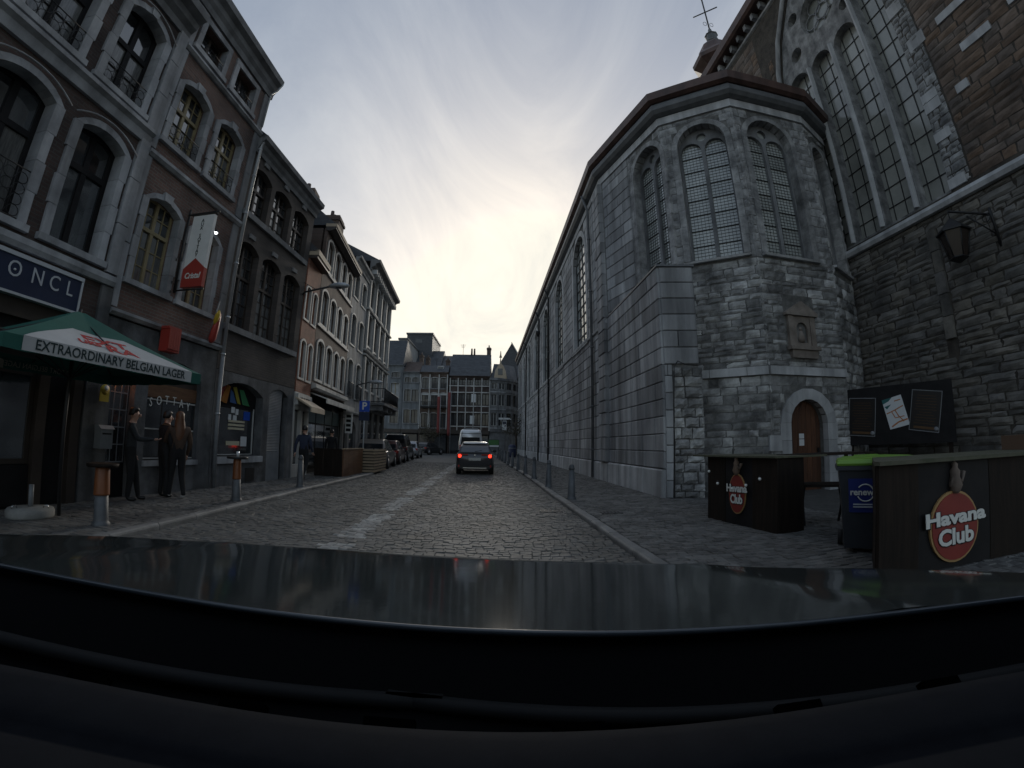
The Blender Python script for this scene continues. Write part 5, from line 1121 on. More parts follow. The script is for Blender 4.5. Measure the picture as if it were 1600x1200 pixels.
        lt = MB(); lt.loft([[(s * (w * .70), .02 + .02, zz_), (s * (w * .90), .05, zz_), (s * (w * .955), .2, zz_), (s * (w * .7), .2, zz_)] for zz_ in (belt * .76, belt * .96)], sm=False); tl = lt.build('tail_light', mt['taillight'], t)
        if lit: b = MB(); b.lathe([(0, 0), (.075, 0), (.075, .03), (0, .03)], (s * w * .80, .0, belt * .86), 12, axis='y'); b.build('brake_lamp', mt['brakelight'], tl); b = MB(); b.box(min(s * w * .36, s * w * .70), max(s * w * .36, s * w * .70), .01, .06, belt * .90, belt * .95); b.build('lamp_bar', mt['taillight'], tl); bx('reflector', t, s * w * .84 - .03, s * w * .84 + .03, -.005, .1, .36, .46, 'taillight')
        b = MB(); b.ball((s * w * .66, L * .945, belt * .62), .14, 8, 5, sc=(1.2, .8, .6)); b.build('headlight', mt['headlight'], t)
        for yw in (.72, L - .78):
            ww = MB(); ww.lathe([(.18, -.105), (.30, -.105), (.325, -.07), (.325, .07), (.30, .105), (.18, .105)], (0, 0, 0), 20, axis='x'); wh = ww.build('wheel', mt['rubber'], t, (s * (w - .09), yw, .325))
            r = MB(); r.lathe([(0, -.112), (.2, -.112), (.2, .112), (0, .112)], (0, 0, 0), 12, axis='x'); r.build('rim', mt['rim'], wh)
            b = MB(); b.lathe([(.36, -.01), (.36, .03)], (s * (w - .02), yw, .36), 20, axis='x'); b.build('wheel_arch', mt['plasticblack'], t)
    b = MB(); b.loft([[(-w * .80, y, z0), (w * .80, y, z0), (w * .86, y + .16, z1), (-w * .86, y + .16, z1)] for y, z0, z1 in ((-.0, .26, .26), (-.03, .30, .30), (-.03, .44, .44))], sm=False); b.build('rear_bumper', mt['plasticblack'], t)
    b = MB(); b.box(-w * .62, w * .62, -.045, .0, .31, .345); b.build('bumper_strip', mt['chrome'], t)
    b = MB(); b.box(-.27, .27, -.012, .08, belt * .66, belt * .66 + .12); b.build('number_plate', mt['plate'], t)
    b = MB(); b.prism([(0, belt * .90 - .05), (.035, belt * .90), (0, belt * .90 + .05), (-.035, belt * .90)], -.01, .06); b.build('badge', mt['chrome'], t)
    b = MB(); b.tube([(0, .06, belt + .06), (.3, .12, belt + .12)], .012, 4); b.build('wiper', mt['plasticblack'], t)
    return t
def paint(nm, c, c2=None): mt[nm] = M(nm + '_paint', c, rough=.28, coat=.6, metal=.3); return nm
for nm, c in (('car_grey', (.055, .056, .06)), ('car_white', (.62, .62, .60)), ('car_beige', (.17, .15, .13)), ('car_maroon', (.09, .035, .03)), ('car_black', (.02, .021, .024)), ('car_silver', (.33, .34, .36)), ('car_own', (.012, .018, .02)), ('van_white', (.72, .73, .74))): paint(nm, c)
SAZ = radians(2.6)
car('car', 'dark grey hatchback with a white roof and glowing red brake lights ahead on the cobbles', 'car', (-1.29, 19.8, 0), SAZ, 4.05, 1.70, 1.46, 'car_grey', 'car_white', lit=True, belt=1.0)
gp = 'cars parked along the house side of the street'
car('parked_car', 'dark beige parked hatchback first in line behind the slatted wooden planter', 'car', (-6.72, 21.6, 0), radians(6), 4.0, 1.72, 1.5, 'car_beige', group=gp)
car('parked_car', 'maroon parked hatchback second in line behind the wooden planter', 'car', (-7.22, 26.3, 0), radians(5), 4.0, 1.70, 1.47, 'car_maroon', group=gp)
car('parked_van', 'tall black parked people carrier with pale roof rails in the parked line', 'van', (-7.85, 31.3, 0), radians(5), 4.7, 1.85, 1.95, 'car_black', rear='van', group=gp, belt=1.1)
car('parked_car', 'pale silver parked hatchback last in line before the street end', 'car', (-8.3, 37.8, 0), radians(4), 4.0, 1.72, 1.5, 'car_silver', group=gp)
car('parked_car', 'small black car parked in front of the far houses', 'car', (-9.6, 50, 0), radians(-25), 4.0, 1.7, 1.45, 'car_black', group=gp)
def minibus(loc, rz):
    t = thing('minibus', 'white minibus with a broad dark rear window driving ahead of the grey hatchback', 'minibus', loc, rz)
    w = 1.0; b = MB(); b.loft([ring(a, z0, z1, y, .22, wt) for y, a, z0, z1, wt in ((0, .93, .4, 2.42, .78), (.12, .99, .32, 2.56, .86), (.6, 1.0, .28, 2.62, .88), (4.6, 1.0, .28, 2.6, .88), (5.3, .98, .3, 2.2, .86), (5.9, .9, .35, 1.3, .8))]); b.build('body', mt['van_white'], t)
    b = MB(); q = [(-.80, .0, 1.35), (.80, .0, 1.35), (.74, .05, 2.2), (-.74, .05, 2.2)]; b.poly([(x, y - .035, z) for x, y, z in q] + [(x, y + .12, z) for x, y, z in q], [(0, 1, 2, 3), (0, 4, 5, 1), (1, 5, 6, 2), (2, 6, 7, 3), (3, 7, 4, 0)]); b.build('rear_window', C('bus_glass', (.010, .012, .014), .4, spec=.15), t)
    b = MB(); b.box(-.62, .62, .4, 1.6, 2.58, 2.72); b.build('roof_unit', mt['greypaint'], t)
    b = MB(); b.box(-.84, .84, -.03, .2, 2.26, 2.29); b.build('gutter_line', mt['plasticblack'], t)
    b = MB(); b.box(-.95, .95, -.08, .2, .3, .58); b.build('rear_bumper', mt['plasticblack'], t)
    for s in (-1, 1):
        bx('tail_light', t, s * .86 - .07, s * .86 + .07, -.02, .1, .85, 1.3, 'taillight')
        b = MB(); b.box(s * 1.12 - .08, s * 1.12 + .08, 4.9, 5.0, 1.3, 1.75); b.box(min(s * .9, s * 1.1), max(s * .9, s * 1.1), 4.93, 4.97, 1.5, 1.55); b.build('mirror', mt['plasticblack'], t)
        for y in (.9, 4.6):
            b = MB(); b.lathe([(0, -.12), (.35, -.12), (.35, .12), (0, .12)], (0, 0, 0), 16, axis='x'); b.build('wheel', mt['rubber'], t, (s * .9, y, .35))
        for k in range(3): bx('side_window', t, s * .955 - .03, s * .955 + .03, .7 + k * 1.3, 1.85 + k * 1.3, 1.4, 2.1, 'autoglass')
minibus((-2.75, 36.5, 0), radians(4))

# the car the picture is taken from: bonnet, scuttle and dashboard
OC = thing('dashcam_car', 'dark car in front of the lens, glossy bonnet and black dashboard', 'car')
FR = [(-1.2, .62), (-1.08, .72), (-.86, .87), (-.43, .985), (-.03, .97), (.29, .92), (.70, .72), (.85, .63), (1.0, .50)]
RE = [(-1.2, .355), (-.62, .39), (-.35, .402), (-.08, .405), (.13, .389), (.32, .365), (.56, .326), (1.0, .24)]
def smooth(T):
    f = lerp_table(T)
    return lambda x: sum(f(x + d) * w for d, w in ((-.12, .15), (-.06, .22), (0, .26), (.06, .22), (.12, .15)))
fF, fR = smooth(FR), smooth(RE)
rows = []
for j in range(25):
    t = j / 24; r = []
    for i in range(61):
        x = -1.12 + 2.02 * i / 60; ya, yb = fR(x), fF(x); y = ya + (yb - ya) * t
        side = max(0, abs(x + .11) - .75) ** 2 * .25
        r.append((x, y, 1.247 - .075 * t + .003 * (math.exp(-((x + .62) / .05) ** 2) + math.exp(-((x - .40) / .05) ** 2)) - .006 * max(0, t - .9) * 10 * max(0, t - .9) * 10 - side * .5))
    rows.append(r)
for k in range(1, 8): rows.append([(p[0], p[1] + .03 * sin(k / 7 * pi / 2) + .12 * max(0, k - 4) / 3 * 0, p[2] - .10 * (k / 7) - .10 * max(0, k - 4)) for p in rows[24]])
b = MB(); b.loft(rows, close=False, caps=False); bon = b.build('bonnet', M('bonnet_paint', (.031, .037, .037), rough=.085, spec=.36, bump=.010, bscale=5), OC)  # base lifted towards grey-green to carry windscreen haze over the paint
b = MB(); b.tube([(x, fR(x) - .004, 1.2465 - max(0, abs(x + .11) - .75) ** 2 * .12) for x in [-1.1 + 2.0 * k / 40 for k in range(41)]], .0035, 8); b.build('bonnet_rear_edge', M('edge_paint', (.05, .06, .07), rough=.25, coat=.5), bon)
b = MB(); b.loft([[(x, fR(x) - .012 - a, z) for a, z in ((-.025, 1.242), (0, 1.225), (.02, 1.19), (.06, 1.165), (.12, 1.16))] for x in [-1.3 + 2.7 * k / 40 for k in range(41)]], close=False, caps=False); b.build('scuttle', M('scuttle_plastic', (.004, .004, .0045), rough=.9, spec=.15), OC)
for x0, x1, dyw in ((-.9, -.05, .07), (-.1, .62, .06)):
    b = MB(); b.tube([(x0 + (x1 - x0) * k / 12, fR(x0 + (x1 - x0) * k / 12) - .035 - dyw * .3 * sin(k / 12 * pi), 1.19) for k in range(13)], .008, 6); b.build('wiper', C('wiper_rubber', (.008, .008, .008), .8), OC)
dprof = [(.262, 1.14), (.262, 1.20), (.258, 1.232), (.247, 1.246), (.232, 1.25), (.205, 1.2495), (.197, 1.247), (.192, 1.243), (.186, 1.2465), (.15, 1.253), (-.05, 1.26), (-.3, 1.26)]
def dash_y(x, y): return y - .16 * (x + .02) ** 2 * (1 if y > 0 else .2)
b = MB(); b.loft([[(x, dash_y(x, y), z) for y, z in dprof] for x in [-.95 + 1.8 * k / 50 for k in range(51)]], close=False, caps=False); b.build('dashboard', M('dash_plastic', (.0085, .010, .0135), (.012, .0138, .018), 40, .85, .06, 500, spec=.12), OC)
for x in (-.285, -.165, -.068, .048, .195, .31):
    b = MB(); b.box(-.016, .016, -.004, .004, -.0045, .0045); v = b.build('vent', C('vent_black', (.002, .002, .002), 1.0, spec=0.0) if 'vent_black' not in bpy.data.materials else bpy.data.materials['vent_black'], OC, (x, dash_y(x, .2535), 1.2415), (radians(-50), 0, -.32 * (x + .02)))
shell = MB()
ro = [(-.78, -.12, 1.86), (.62, -.12, 1.86), (.70, -2.2, 1.88), (-.86, -2.2, 1.88)]
shell.poly(ro + [(x, y, z + .04) for x, y, z in ro], [(0, 1, 2, 3), (7, 6, 5, 4), (0, 4, 5, 1), (1, 5, 6, 2), (2, 6, 7, 3), (3, 7, 4, 0)])
shell.build('roof', mt['car_own'], OC)
for s, xb, xr in ((-1, -1.06, -.80), (1, .84, .64)):
    b = MB(); b.loft([[(xb + s * .02, .44, 1.20), (xb - s * .05, .40, 1.20), (xb - s * .05, .30, 1.20), (xb + s * .02, .34, 1.20)], [(xr + s * .02, -.08, 1.86), (xr - s * .04, -.10, 1.86), (xr - s * .04, -.2, 1.86), (xr + s * .02, -.18, 1.86)]], sm=False); b.build('windscreen_pillar', mt['plasticblack'], OC)
    b = MB(); b.prism([(.45, .35), (.45, 1.2), (.2, 1.22), (-2.2, 1.24), (-2.2, .35)], xb - .03, xb + .03, 'x'); b.build('door', mt['car_own'], OC)
    b = MB(); b.prism([(.3, 1.225), (-.12, 1.85), (-2.2, 1.86), (-2.2, 1.245)], (xb + xr) / 2 - .01, (xb + xr) / 2 + .01, 'x'); b.build('side_window', mt['autoglass'], OC)
    b = MB(); b.prism([(.45, .3), (.45, 1.1), (.60, 1.08), (.60, .3)], xb - .03, xb + .03, 'x'); b.build('wing', mt['car_own'], OC)
    for y in (.05, -2.0):
        b = MB(); b.lathe([(0, -.1), (.32, -.1), (.32, .1), (0, .1)], (0, 0, 0), 16, axis='x'); b.build('wheel', mt['rubber'], OC, (xb - s * .05, y, .32))
b = MB(); b.box(-1.0, .8, -2.3, -2.2, .35, 1.86); b.build('tailgate', mt['car_own'], OC)
b = MB(); b.box(-1.0, .8, -2.2, .5, .3, .36); b.build('floor_pan', mt['plasticblack'], OC)
# ---------------------------------------------------------------- people
def skinned(J, E, root, sub=1):
    """one continuous surface grown round a skeleton; J: {name: (pos, radius)}"""
    names = list(J); idx = {n: i for i, n in enumerate(names)}
    me = bpy.data.meshes.new('skeleton'); me.from_pydata([J[n][0] for n in names], [(idx[a], idx[b]) for a, b in E], [])
    o = bpy.data.objects.new('skeleton', me); COL.objects.link(o)
    sk = o.modifiers.new('s', 'SKIN'); sk.use_smooth_shade = True; s2 = o.modifiers.new('u', 'SUBSURF'); s2.levels = sub; s2.render_levels = sub
    for n in names:
        v = me.skin_vertices[0].data[idx[n]]; r = J[n][1]; v.radius = (r, r) if not hasattr(r, '__len__') else r; v.use_root = n == root
    bpy.context.view_layer.update()
    ev = o.evaluated_get(bpy.context.evaluated_depsgraph_get()); m = ev.to_mesh()
    V = [v.co.copy() for v in m.vertices]; F = [list(p.vertices) for p in m.polygons]; ev.to_mesh_clear(); bpy.data.objects.remove(o); bpy.data.meshes.remove(me)
    return V, F
def person(label, loc, rz, pose, mats, hair='short', group='people on the pavement', h=1.75):
    """pose gives joint positions in metres: x to the person's right-hand side, y forwards, z up"""
    t = thing('person', label, 'person', loc, rz, group); P = {k: Vector(v) for k, v in pose.items()}
    J = {'pelvis': (P['pelvis'], (.155, .12)), 'waist': (P['waist'], (.145, .11)), 'chest': (P['chest'], (.175, .125)), 'collar': (P['neck'] - Vector((0, 0, .05)), (.10, .08)), 'neck': (P['neck'] + Vector((0, 0, .03)), .058), 'jaw': (P['head'] - Vector((0, 0, .05)), (.07, .075)), 'skull': (P['head'] + Vector((0, -.005, .05)), (.082, .098)), 'crown': (P['head'] + Vector((0, -.005, .11)), (.05, .06))}
    E = [('pelvis', 'waist'), ('waist', 'chest'), ('chest', 'collar'), ('collar', 'neck'), ('neck', 'jaw'), ('jaw', 'skull'), ('skull', 'crown')]
    for s in 'lr':
        J['sh' + s] = (P['sh' + s], .075); J['el' + s] = (P['el' + s], .055); J['wr' + s] = (P['wr' + s], .036)
        J['hip' + s] = (P['hip' + s], .105); J['kn' + s] = (P['kn' + s], .074); J['an' + s] = (P['an' + s], .05); toe = P['an' + s] + (P['toe' + s] - P['an' + s])
        J['heel' + s] = (P['an' + s] + Vector((0, 0, -.06)), .045); J['toe' + s] = (toe, .038)
        E += [('chest', 'sh' + s), ('sh' + s, 'el' + s), ('el' + s, 'wr' + s), ('pelvis', 'hip' + s), ('hip' + s, 'kn' + s), ('kn' + s, 'an' + s), ('an' + s, 'heel' + s), ('heel' + s, 'toe' + s)]
    V, F = skinned(J, E, 'pelvis')
    reg = {'pelvis': 1, 'waist': 0, 'chest': 0, 'collar': 0, 'neck': 2, 'jaw': 2, 'skull': 2, 'crown': 2}
    for s in 'lr': reg.update({'sh' + s: 0, 'el' + s: 0, 'wr' + s: 0, 'hip' + s: 1, 'kn' + s: 1, 'an' + s: 1, 'heel' + s: 3, 'toe' + s: 3})
    keys = list(reg); pos = np.array([J[k][0][:] for k in keys]); MI = []
    for f in F:
        c = sum((V[i] for i in f), Vector()) / len(f); d = ((pos - np.array(c[:])) ** 2).sum(1); MI.append(reg[keys[int(d.argmin())]])
    # hands: a palm and five bent fingers each
    for s in 'lr':
        w = P['wr' + s]; d = (w - P['el' + s]).normalized(); sx = -1 if s == 'l' else 1
        side = d.cross(Vector((0, 0, 1))); side = Vector((0, 1, 0)) if side.length < .3 else side.normalized(); nrm = side.cross(d).normalized()
        hv, hf = skinned({'a': (w, .03), 'b': (w + d * .05, (.04, .02)), 'c': (w + d * .085, (.038, .017))}, [('a', 'b'), ('b', 'c')], 'a')
        parts = [(hv, hf)]
        for q, (off, ln) in enumerate(((-.03, .068), (-.01, .08), (.01, .075), (.03, .06))):
            a = w + d * .075 + side * off; m1 = a + d * ln * .55 + nrm * .006; m2 = m1 + d * ln * .4 + nrm * .022; parts.append(skinned({'a': (a, .0095), 'b': (m1, .0085), 'c': (m2, .007)}, [('a', 'b'), ('b', 'c')], 'a'))
        a = w + d * .03 + side * -.03; m1 = a + d * .03 - side * .025 + nrm * .01; m2 = m1 + d * .03 - side * .006 + nrm * .008; parts.append(skinned({'a': (a, .012), 'b': (m1, .010), 'c': (m2, .008)}, [('a', 'b'), ('b', 'c')], 'a'))
        for v, f in parts:
            o = len(V); V += v; F += [[i + o for i in q] for q in f]; MI += [2] * len(f)
    hd = P['head']   # nose, ears, brows
    b0 = len(V); mb = MB(); mb.prism([(-.016, -.02), (.016, -.02), (.006, .035), (-.006, .035)], .075, .115); mb.ball((.086, -.005, 0), .028, 6, 4, sc=(.4, .7, 1.1)); mb.ball((-.086, -.005, 0), .028, 6, 4, sc=(.4, .7, 1.1))
    V += [Vector(v) + hd for v in mb.v]; F += [[i + b0 for i in f] for f in mb.f]; MI += [2] * len(mb.f)
    mb2 = MB(); [mb2.ball((sx * .033, .088, .025), .011, 6, 4) for sx in (-1, 1)]; mb2.box(-.022, .022, .086, .096, -.055, -.048); b0 = len(V); V += [Vector(v) + hd for v in mb2.v]; F += [[i + b0 for i in f] for f in mb2.f]; MI += [3] * len(mb2.f)
    me = bpy.data.meshes.new('body'); me.from_pydata([v[:] for v in V], [], F)
    for m in mats[:4]: me.materials.append(mt[m] if isinstance(m, str) else m)
    me.polygons.foreach_set('material_index', MI); me.polygons.foreach_set('use_smooth', [True] * len(F)); me.update(); link('body', me, t)
    if hair:
        b = MB(); hh = hd + Vector((0, -.012, .055)); n = 12; rings = []
        for k, (r, z) in enumerate(((.02, .112), (.065, .098), (.095, .055), (.102, 0), (.098, -.05))): rings.append([(hh.x + r * .92 * cos(a), hh.y + r * 1.05 * sin(a) - .008 * (k == 4) - (.03 if sin(a) > .3 and k > 2 else 0), hh.z + z + (.045 if sin(a) > .3 and k > 2 else 0)) for a in [2 * pi * j / n for j in range(n)]])
        if hair == 'long': 
            for k, (r, z, dy_) in enumerate(((.105, -.12, -.03), (.115, -.24, -.05), (.12, -.38, -.055), (.09, -.50, -.06), (.05, -.56, -.06))): rings.append([(hh.x + r * cos(a), hh.y + dy_ + min(.02, r * .6 * sin(a)), hh.z + z) for a in [2 * pi * j / n for j in range(n)]])
        b.loft(rings); b.build('hair', mt[mats[4]] if isinstance(mats[4], str) else mats[4], t)
    return t
mt['cl_navy'] = M('navy_jacket', (.02, .027, .052), (.028, .036, .066), 6, .85, .3, 25); mt['cl_black'] = M('black_cloth', (.008, .008, .009), (.014, .014, .016), 6, .9, .3, 25); mt['cl_brown'] = M('brown_jacket', (.05, .03, .02), (.075, .045, .03), 6, .85, .3, 25)
mt['cl_blue'] = M('grey_blue_shirt', (.02, .023, .028), (.03, .034, .04), 6, .85, .3, 25); mt['hair_dark'] = C('dark_hair', (.012, .009, .008), .5); mt['hair_brown'] = C('auburn_hair', (.11, .045, .02), .5); mt['shoe_white'] = C('white_trainer', (.55, .55, .55), .6); mt['shoe'] = C('dark_shoe', (.01, .01, .01), .5)
def stand(**k):
    p = dict(pelvis=(0, 0, .95), waist=(0, 0, 1.12), chest=(0, 0, 1.30), neck=(0, .01, 1.47), head=(0, .03, 1.60), shl=(-.19, 0, 1.40), shr=(.19, 0, 1.40), ell=(-.24, -.02, 1.12), elr=(.24, -.02, 1.12), wrl=(-.24, .06, .88), wrr=(.24, .06, .88), hipl=(-.09, 0, .88), hipr=(.09, 0, .88), knl=(-.10, .03, .49), knr=(.10, .03, .49), anl=(-.10, -.01, .10), anr=(.10, -.01, .10), toel=(-.11, .15, .035), toer=(.11, .15, .035))
    p.update(k); return p
person('man in a navy jacket and black trousers walking away past the shutter door', (-6.45, 13.55, PZ), radians(4), stand(knl=(-.09, .16, .50), anl=(-.09, .22, .10), toel=(-.09, .37, .05), knr=(.10, -.02, .49), anr=(.10, -.27, .16), toer=(.10, -.15, .045), wrl=(-.27, -.08, .88), ell=(-.25, -.1, 1.13), wrr=(.25, .15, .90)), ['cl_navy', 'cl_black', 'skin', 'shoe', 'hair_dark'])
person('person in brown jacket with long auburn hair and white trainers facing the bar', (-6.62, 7.85, PZ), radians(55), stand(wrr=(.22, .12, .86), elr=(.25, .0, 1.12), ell=(-.24, .1, 1.12), wrl=(-.16, .3, 1.1), knl=(-.1, .06, .5), anl=(-.12, .12, .10), toel=(-.14, .27, .035), anr=(.12, -.1, .10), toer=(.12, .05, .035)), ['cl_brown', 'cl_black', 'skin', 'shoe_white', 'hair_brown'], 'long')
person('person in black standing beside the long haired person at the bar window', (-6.92, 7.80, PZ), radians(-20), stand(wrl=(-.15, .28, 1.12), ell=(-.24, .06, 1.12)), ['cl_black', 'cl_black', 'skin', 'shoe', 'hair_dark'])
person('person in grey blue shirt holding one arm out beside the bar pier', (-7.05, 7.0, PZ), radians(-50), stand(elr=(.25, .14, 1.16), wrr=(.16, .42, 1.17), knl=(-.1, .1, .5), anl=(-.1, .16, .1), toel=(-.1, .31, .035)), ['cl_blue', 'cl_black', 'skin', 'shoe', 'hair_dark'])
person('small distant person in black walking near the glazed shop', (-7.15, 17.6, PZ), radians(8), stand(knl=(-.09, .12, .5), anl=(-.09, .14, .1), toel=(-.09, .29, .04), anr=(.1, -.18, .13), toer=(.1, -.05, .04)), ['cl_black', 'cl_black', 'skin', 'shoe', 'hair_dark'])
# ---------------------------------------------------------------- street furniture and bar
def bollard(loc, label, grp, h=.90, band=False, tray=False, r0=.095, r1=.068):
    t = thing('bollard', label, 'bollard', loc, 0, grp)
    b = MB(); b.lathe([(r0 * 1.25, -.05), (r0 * 1.25, .03), (r0 * 1.05, .05), (r0, .08), (r1, h - .12)], n=14); b.build('post', mt['bollard'], t)
    b = MB(); b.lathe([(r1 * 1.12, h - .12), (r1 * 1.15, h - .09), (r1, h - .07), (r1 * .95, h - .03), (r1 * .6, h), (0, h + .008)], n=14); b.build('cap', mt['bollard'], t)
    if band: b = MB(); b.lathe([(r1 * 1.3, h * .52), (r1 * 1.28, h * .52 + .02), (r1 * 1.16, h - .02), (r1 * 1.1, h)], n=14); b.build('orange_band', mt['orange'], t)
    if tray: b = MB(); b.lathe([(.0, h), (.21, h), (.22, h + .045), (.2, h + .05), (.0, h + .03)], n=16); b.build('table_top', mt['woodbrown'] if tray == 2 else mt['plasticblack'], t)
    return t
gl = 'bollards along the kerb beside the bar terrace'; gr = 'grey bollards along the kerb on the church side'
bollard((-5.52, 4.98, PZ), 'bollard with a wide orange band and a round wooden bar top near the green parasol', gl, .80, True, 2, .1, .085)
bollard((-5.45, 8.28, PZ), 'bollard with an orange band and a small black round tray and a glass on top', gl, .86, True, 1)
bollard((-5.58, 11.55, PZ), 'plain grey bollard beside the walking man', gl, .88)
gt = thing('drinking_glass', 'small clear glass standing on the tray of the banded bollard', 'glass', (-5.43, 8.26, PZ + .902)); b = MB(); b.lathe([(.03, 0), (.037, .11), (.033, .11), (.026, .01)], n=10); b.build('tumbler', C('clear_tumbler', (.6, .62, .64), .05), gt)
nth = ('first beside the church counters, on the kerb', 'second along', 'third along', 'fourth along', 'fifth along', 'sixth along', 'seventh along', 'eighth along', 'ninth along', 'tenth along', 'last of the row before the far houses')
for k, (x, y) in enumerate(((1.70, 10.9), (1.44, 13.95), (1.21, 17.3), (1.01, 20.2), (.78, 23.5), (.55, 26.7), (.33, 29.9), (.12, 33), (-.1, 36.3), (-.34, 39.8), (-.6, 43.5))):
    bollard((x, y, PZ), ('grey tapered bollard, ' + nth[k]) if k in (0, 10) else 'grey tapered bollard, %s the church side kerb row' % nth[k], gr, .86, r0=.10, r1=.066)

# parasol
PO = thing('parasol', 'green square parasol with a white printed panel over the bar terrace', 'parasol', (-6.3, 4.92, PZ), radians(-9))
hx, hy, ze, zp = 1.2, 1.48, 2.28, 3.02
cor = [(-hx, -hy), (hx, -hy), (hx, hy), (-hx, hy)]
def slope(u, side, q=1.0):   # u 0..1 along an edge, q 0 peak..1 edge
    a, c = Vector((*cor[side], ze)), Vector((*cor[(side + 1) % 4], ze)); e = a + (c - a) * u - Vector((0, 0, .05 * sin(pi * u))) * 0
    p = Vector((0, 0, zp)); r = p + (e - p) * q; r.z -= .07 * sin(pi * q) * (1 if True else 0) * (1 - abs(2 * u - 1) * .7); return r
for sd in range(4):
    b = MB(); n, m_ = 12, 8
    V = [slope(i / n, sd, .04 + .96 * j / m_) for j in range(m_ + 1) for i in range(n + 1)]; F = [(j * (n + 1) + i, j * (n + 1) + i + 1, (j + 1) * (n + 1) + i + 1, (j + 1) * (n + 1) + i) for j in range(m_) for i in range(n)]
    b.poly(V, F, 0, True)
    va = [slope(i / n, sd, 1.0) for i in range(n + 1)]; b.poly(va + [v - Vector((0, 0, .16 + .012 * (i % 2))) for i, v in enumerate(va)], [(i, i + 1, n + 2 + i, n + 1 + i) for i in range(n)], 0, True)
    pan = b.build('canopy_panel', mt['canvasgreen'], PO)
    if sd == 1:      # printed white trapezoid on the street side
        b = MB(); J = 6; N = 16; V = []
        for j in range(J + 1):
            q = .50 + .5 * j / J; mrg = .07 + .16 * (1 - (q - .5) / .5) ** 2.2
            for i in range(N + 1): v = slope(mrg + (1 - 2 * mrg) * i / N, sd, q); V.append(v + Vector((.006, 0, .008)))
        b.poly(V, [(j * (N + 1) + i, j * (N + 1) + i + 1, (j + 1) * (N + 1) + i + 1, (j + 1) * (N + 1) + i) for j in range(J) for i in range(N)], 0, True)
        va = [slope(.07 + .86 * i / N, sd, 1.0) + Vector((.007, 0, .006)) for i in range(N + 1)]; b.poly(va + [v - Vector((0, 0, .165)) for v in va], [(i, i + 1, N + 2 + i, N + 1 + i) for i in range(N)]); b.build('printed_panel', mt['canvaswhite'], pan)
        text('EXTRAORDINARY BELGIAN LAGER', .168, pan, (hx + .016, 0, ze - .075), (pi / 2, 0, pi / 2), 'letterdark', sx=.86, bold=.002, ext=.001)
        inc = atan2(zp - ze, hx); 
        for s_, q, u, sz, sx_ in (('EXT', .67, .50, .27, 1.5), ('RA', .85, .55, .25, 1.6), ('URS', .80, .36, .14, 1.3)):
            p = slope(u, 1, q) + Vector((.014, 0, .018)); text(s_, sz, pan, p, (inc + .12 * (q - .7), 0, pi / 2), 'letterred', sx=sx_, ext=.001, bold=.006)
    if sd == 3:
        text('EXPORT BELGIAN LAGER', .12, pan, (-hx + .012, .1, ze - .085), (pi / 2, 0, -pi / 2), C('faded_cream', (.35, .33, .27), .8) , ext=.001, sx=.85)
        text('EXPORT BELGIAN LAGER', .12, pan, (-hx + .014, .1, ze - .085), (pi / 2, 0, pi / 2), bpy.data.materials['faded_cream'], ext=.001, sx=-.85)
        b = MB(); b.prism([(-.62, ze - .16), (-.42, ze - .16), (-.44, ze - .03), (-.56, ze + .0), (-.62, ze - .05)], -hx + .008, -hx + .016, 'x'); b.build('printed_badge', bpy.data.materials['faded_cream'], pan)
b = MB(); b.tube([(0, 0, .05), (0, 0, zp + .02)], .028, 8); b.build('pole', mt['plasticblack'], PO)
for k in range(4):
    for u in (0, .5):
        e = slope(u, k, .98); b = MB(); b.tube([(0, 0, zp - .08), (e.x, e.y, e.z - .02)], .012, 5); b.tube([(0, 0, 2.0), tuple(Vector((0, 0, zp - .1)).lerp(e, .55))], .01, 5); b.build('rib', mt['plasticblack'], PO)
def parasol_stand(loc, label, r, stub, grp='round parasol bases on the pavement'):
    t = thing('parasol_stand', label, 'parasol stand', loc, 0, grp); b = MB(); b.lathe([(r * .97, 0), (r, .03), (r, .10), (r * .93, .135), (.06, .15), (0, .15)], n=22); b.build('slab', mt['concrete'], t)
    b = MB(); b.tube([(0, 0, .14), (0, 0, .14 + stub)], .035, 8); b.build('tube', mt['greypaint'], t)
    for k in range(3):
        a = .4 + 2.1 * k; b = MB(); b.tube([(r * .6 * cos(a), r * .6 * sin(a), .14), (r * .65 * cos(a), r * .65 * sin(a), .18), (r * .8 * cos(a), r * .8 * sin(a), .18), (r * .84 * cos(a), r * .84 * sin(a), .13)], .008, 5); b.build('grip', mt['chrome'], t)
parasol_stand((-6.72, 4.78, PZ), 'round concrete parasol base with a short grey tube near the orange banded bollard', .32, .32)
parasol_stand((-7.1, 16.9, PZ), 'low round parasol base lying behind the walking man', .42, .10)
# rear awning strip of the next terrace
aw = thing('awning_valance', 'dim pale lettered awning valance hanging over the dark shop front', 'awning', onL(-6.4, -.9, 2.3), RZL)
b = MB(); b.box(-1.3, 1.25, -.01, .01, 0, .3); b.build('cloth', C('dim_canvas', (.10, .10, .09), .9), aw); text('DE FRANCHIMONT', .17, aw, (.1, -.014, .15), UP, mt['letterdark'], ext=.001, sx=.9); b = MB(); b.tube([(-1.3, 0, .3), (1.25, 0, .3)], .02, 6); b.tube([(.6, 0, .3), (.6, .88, .6)], .014, 5); b.tube([(-1, 0, .3), (-1, .88, .6)], .014, 5); b.build('arm', mt['iron'], aw)

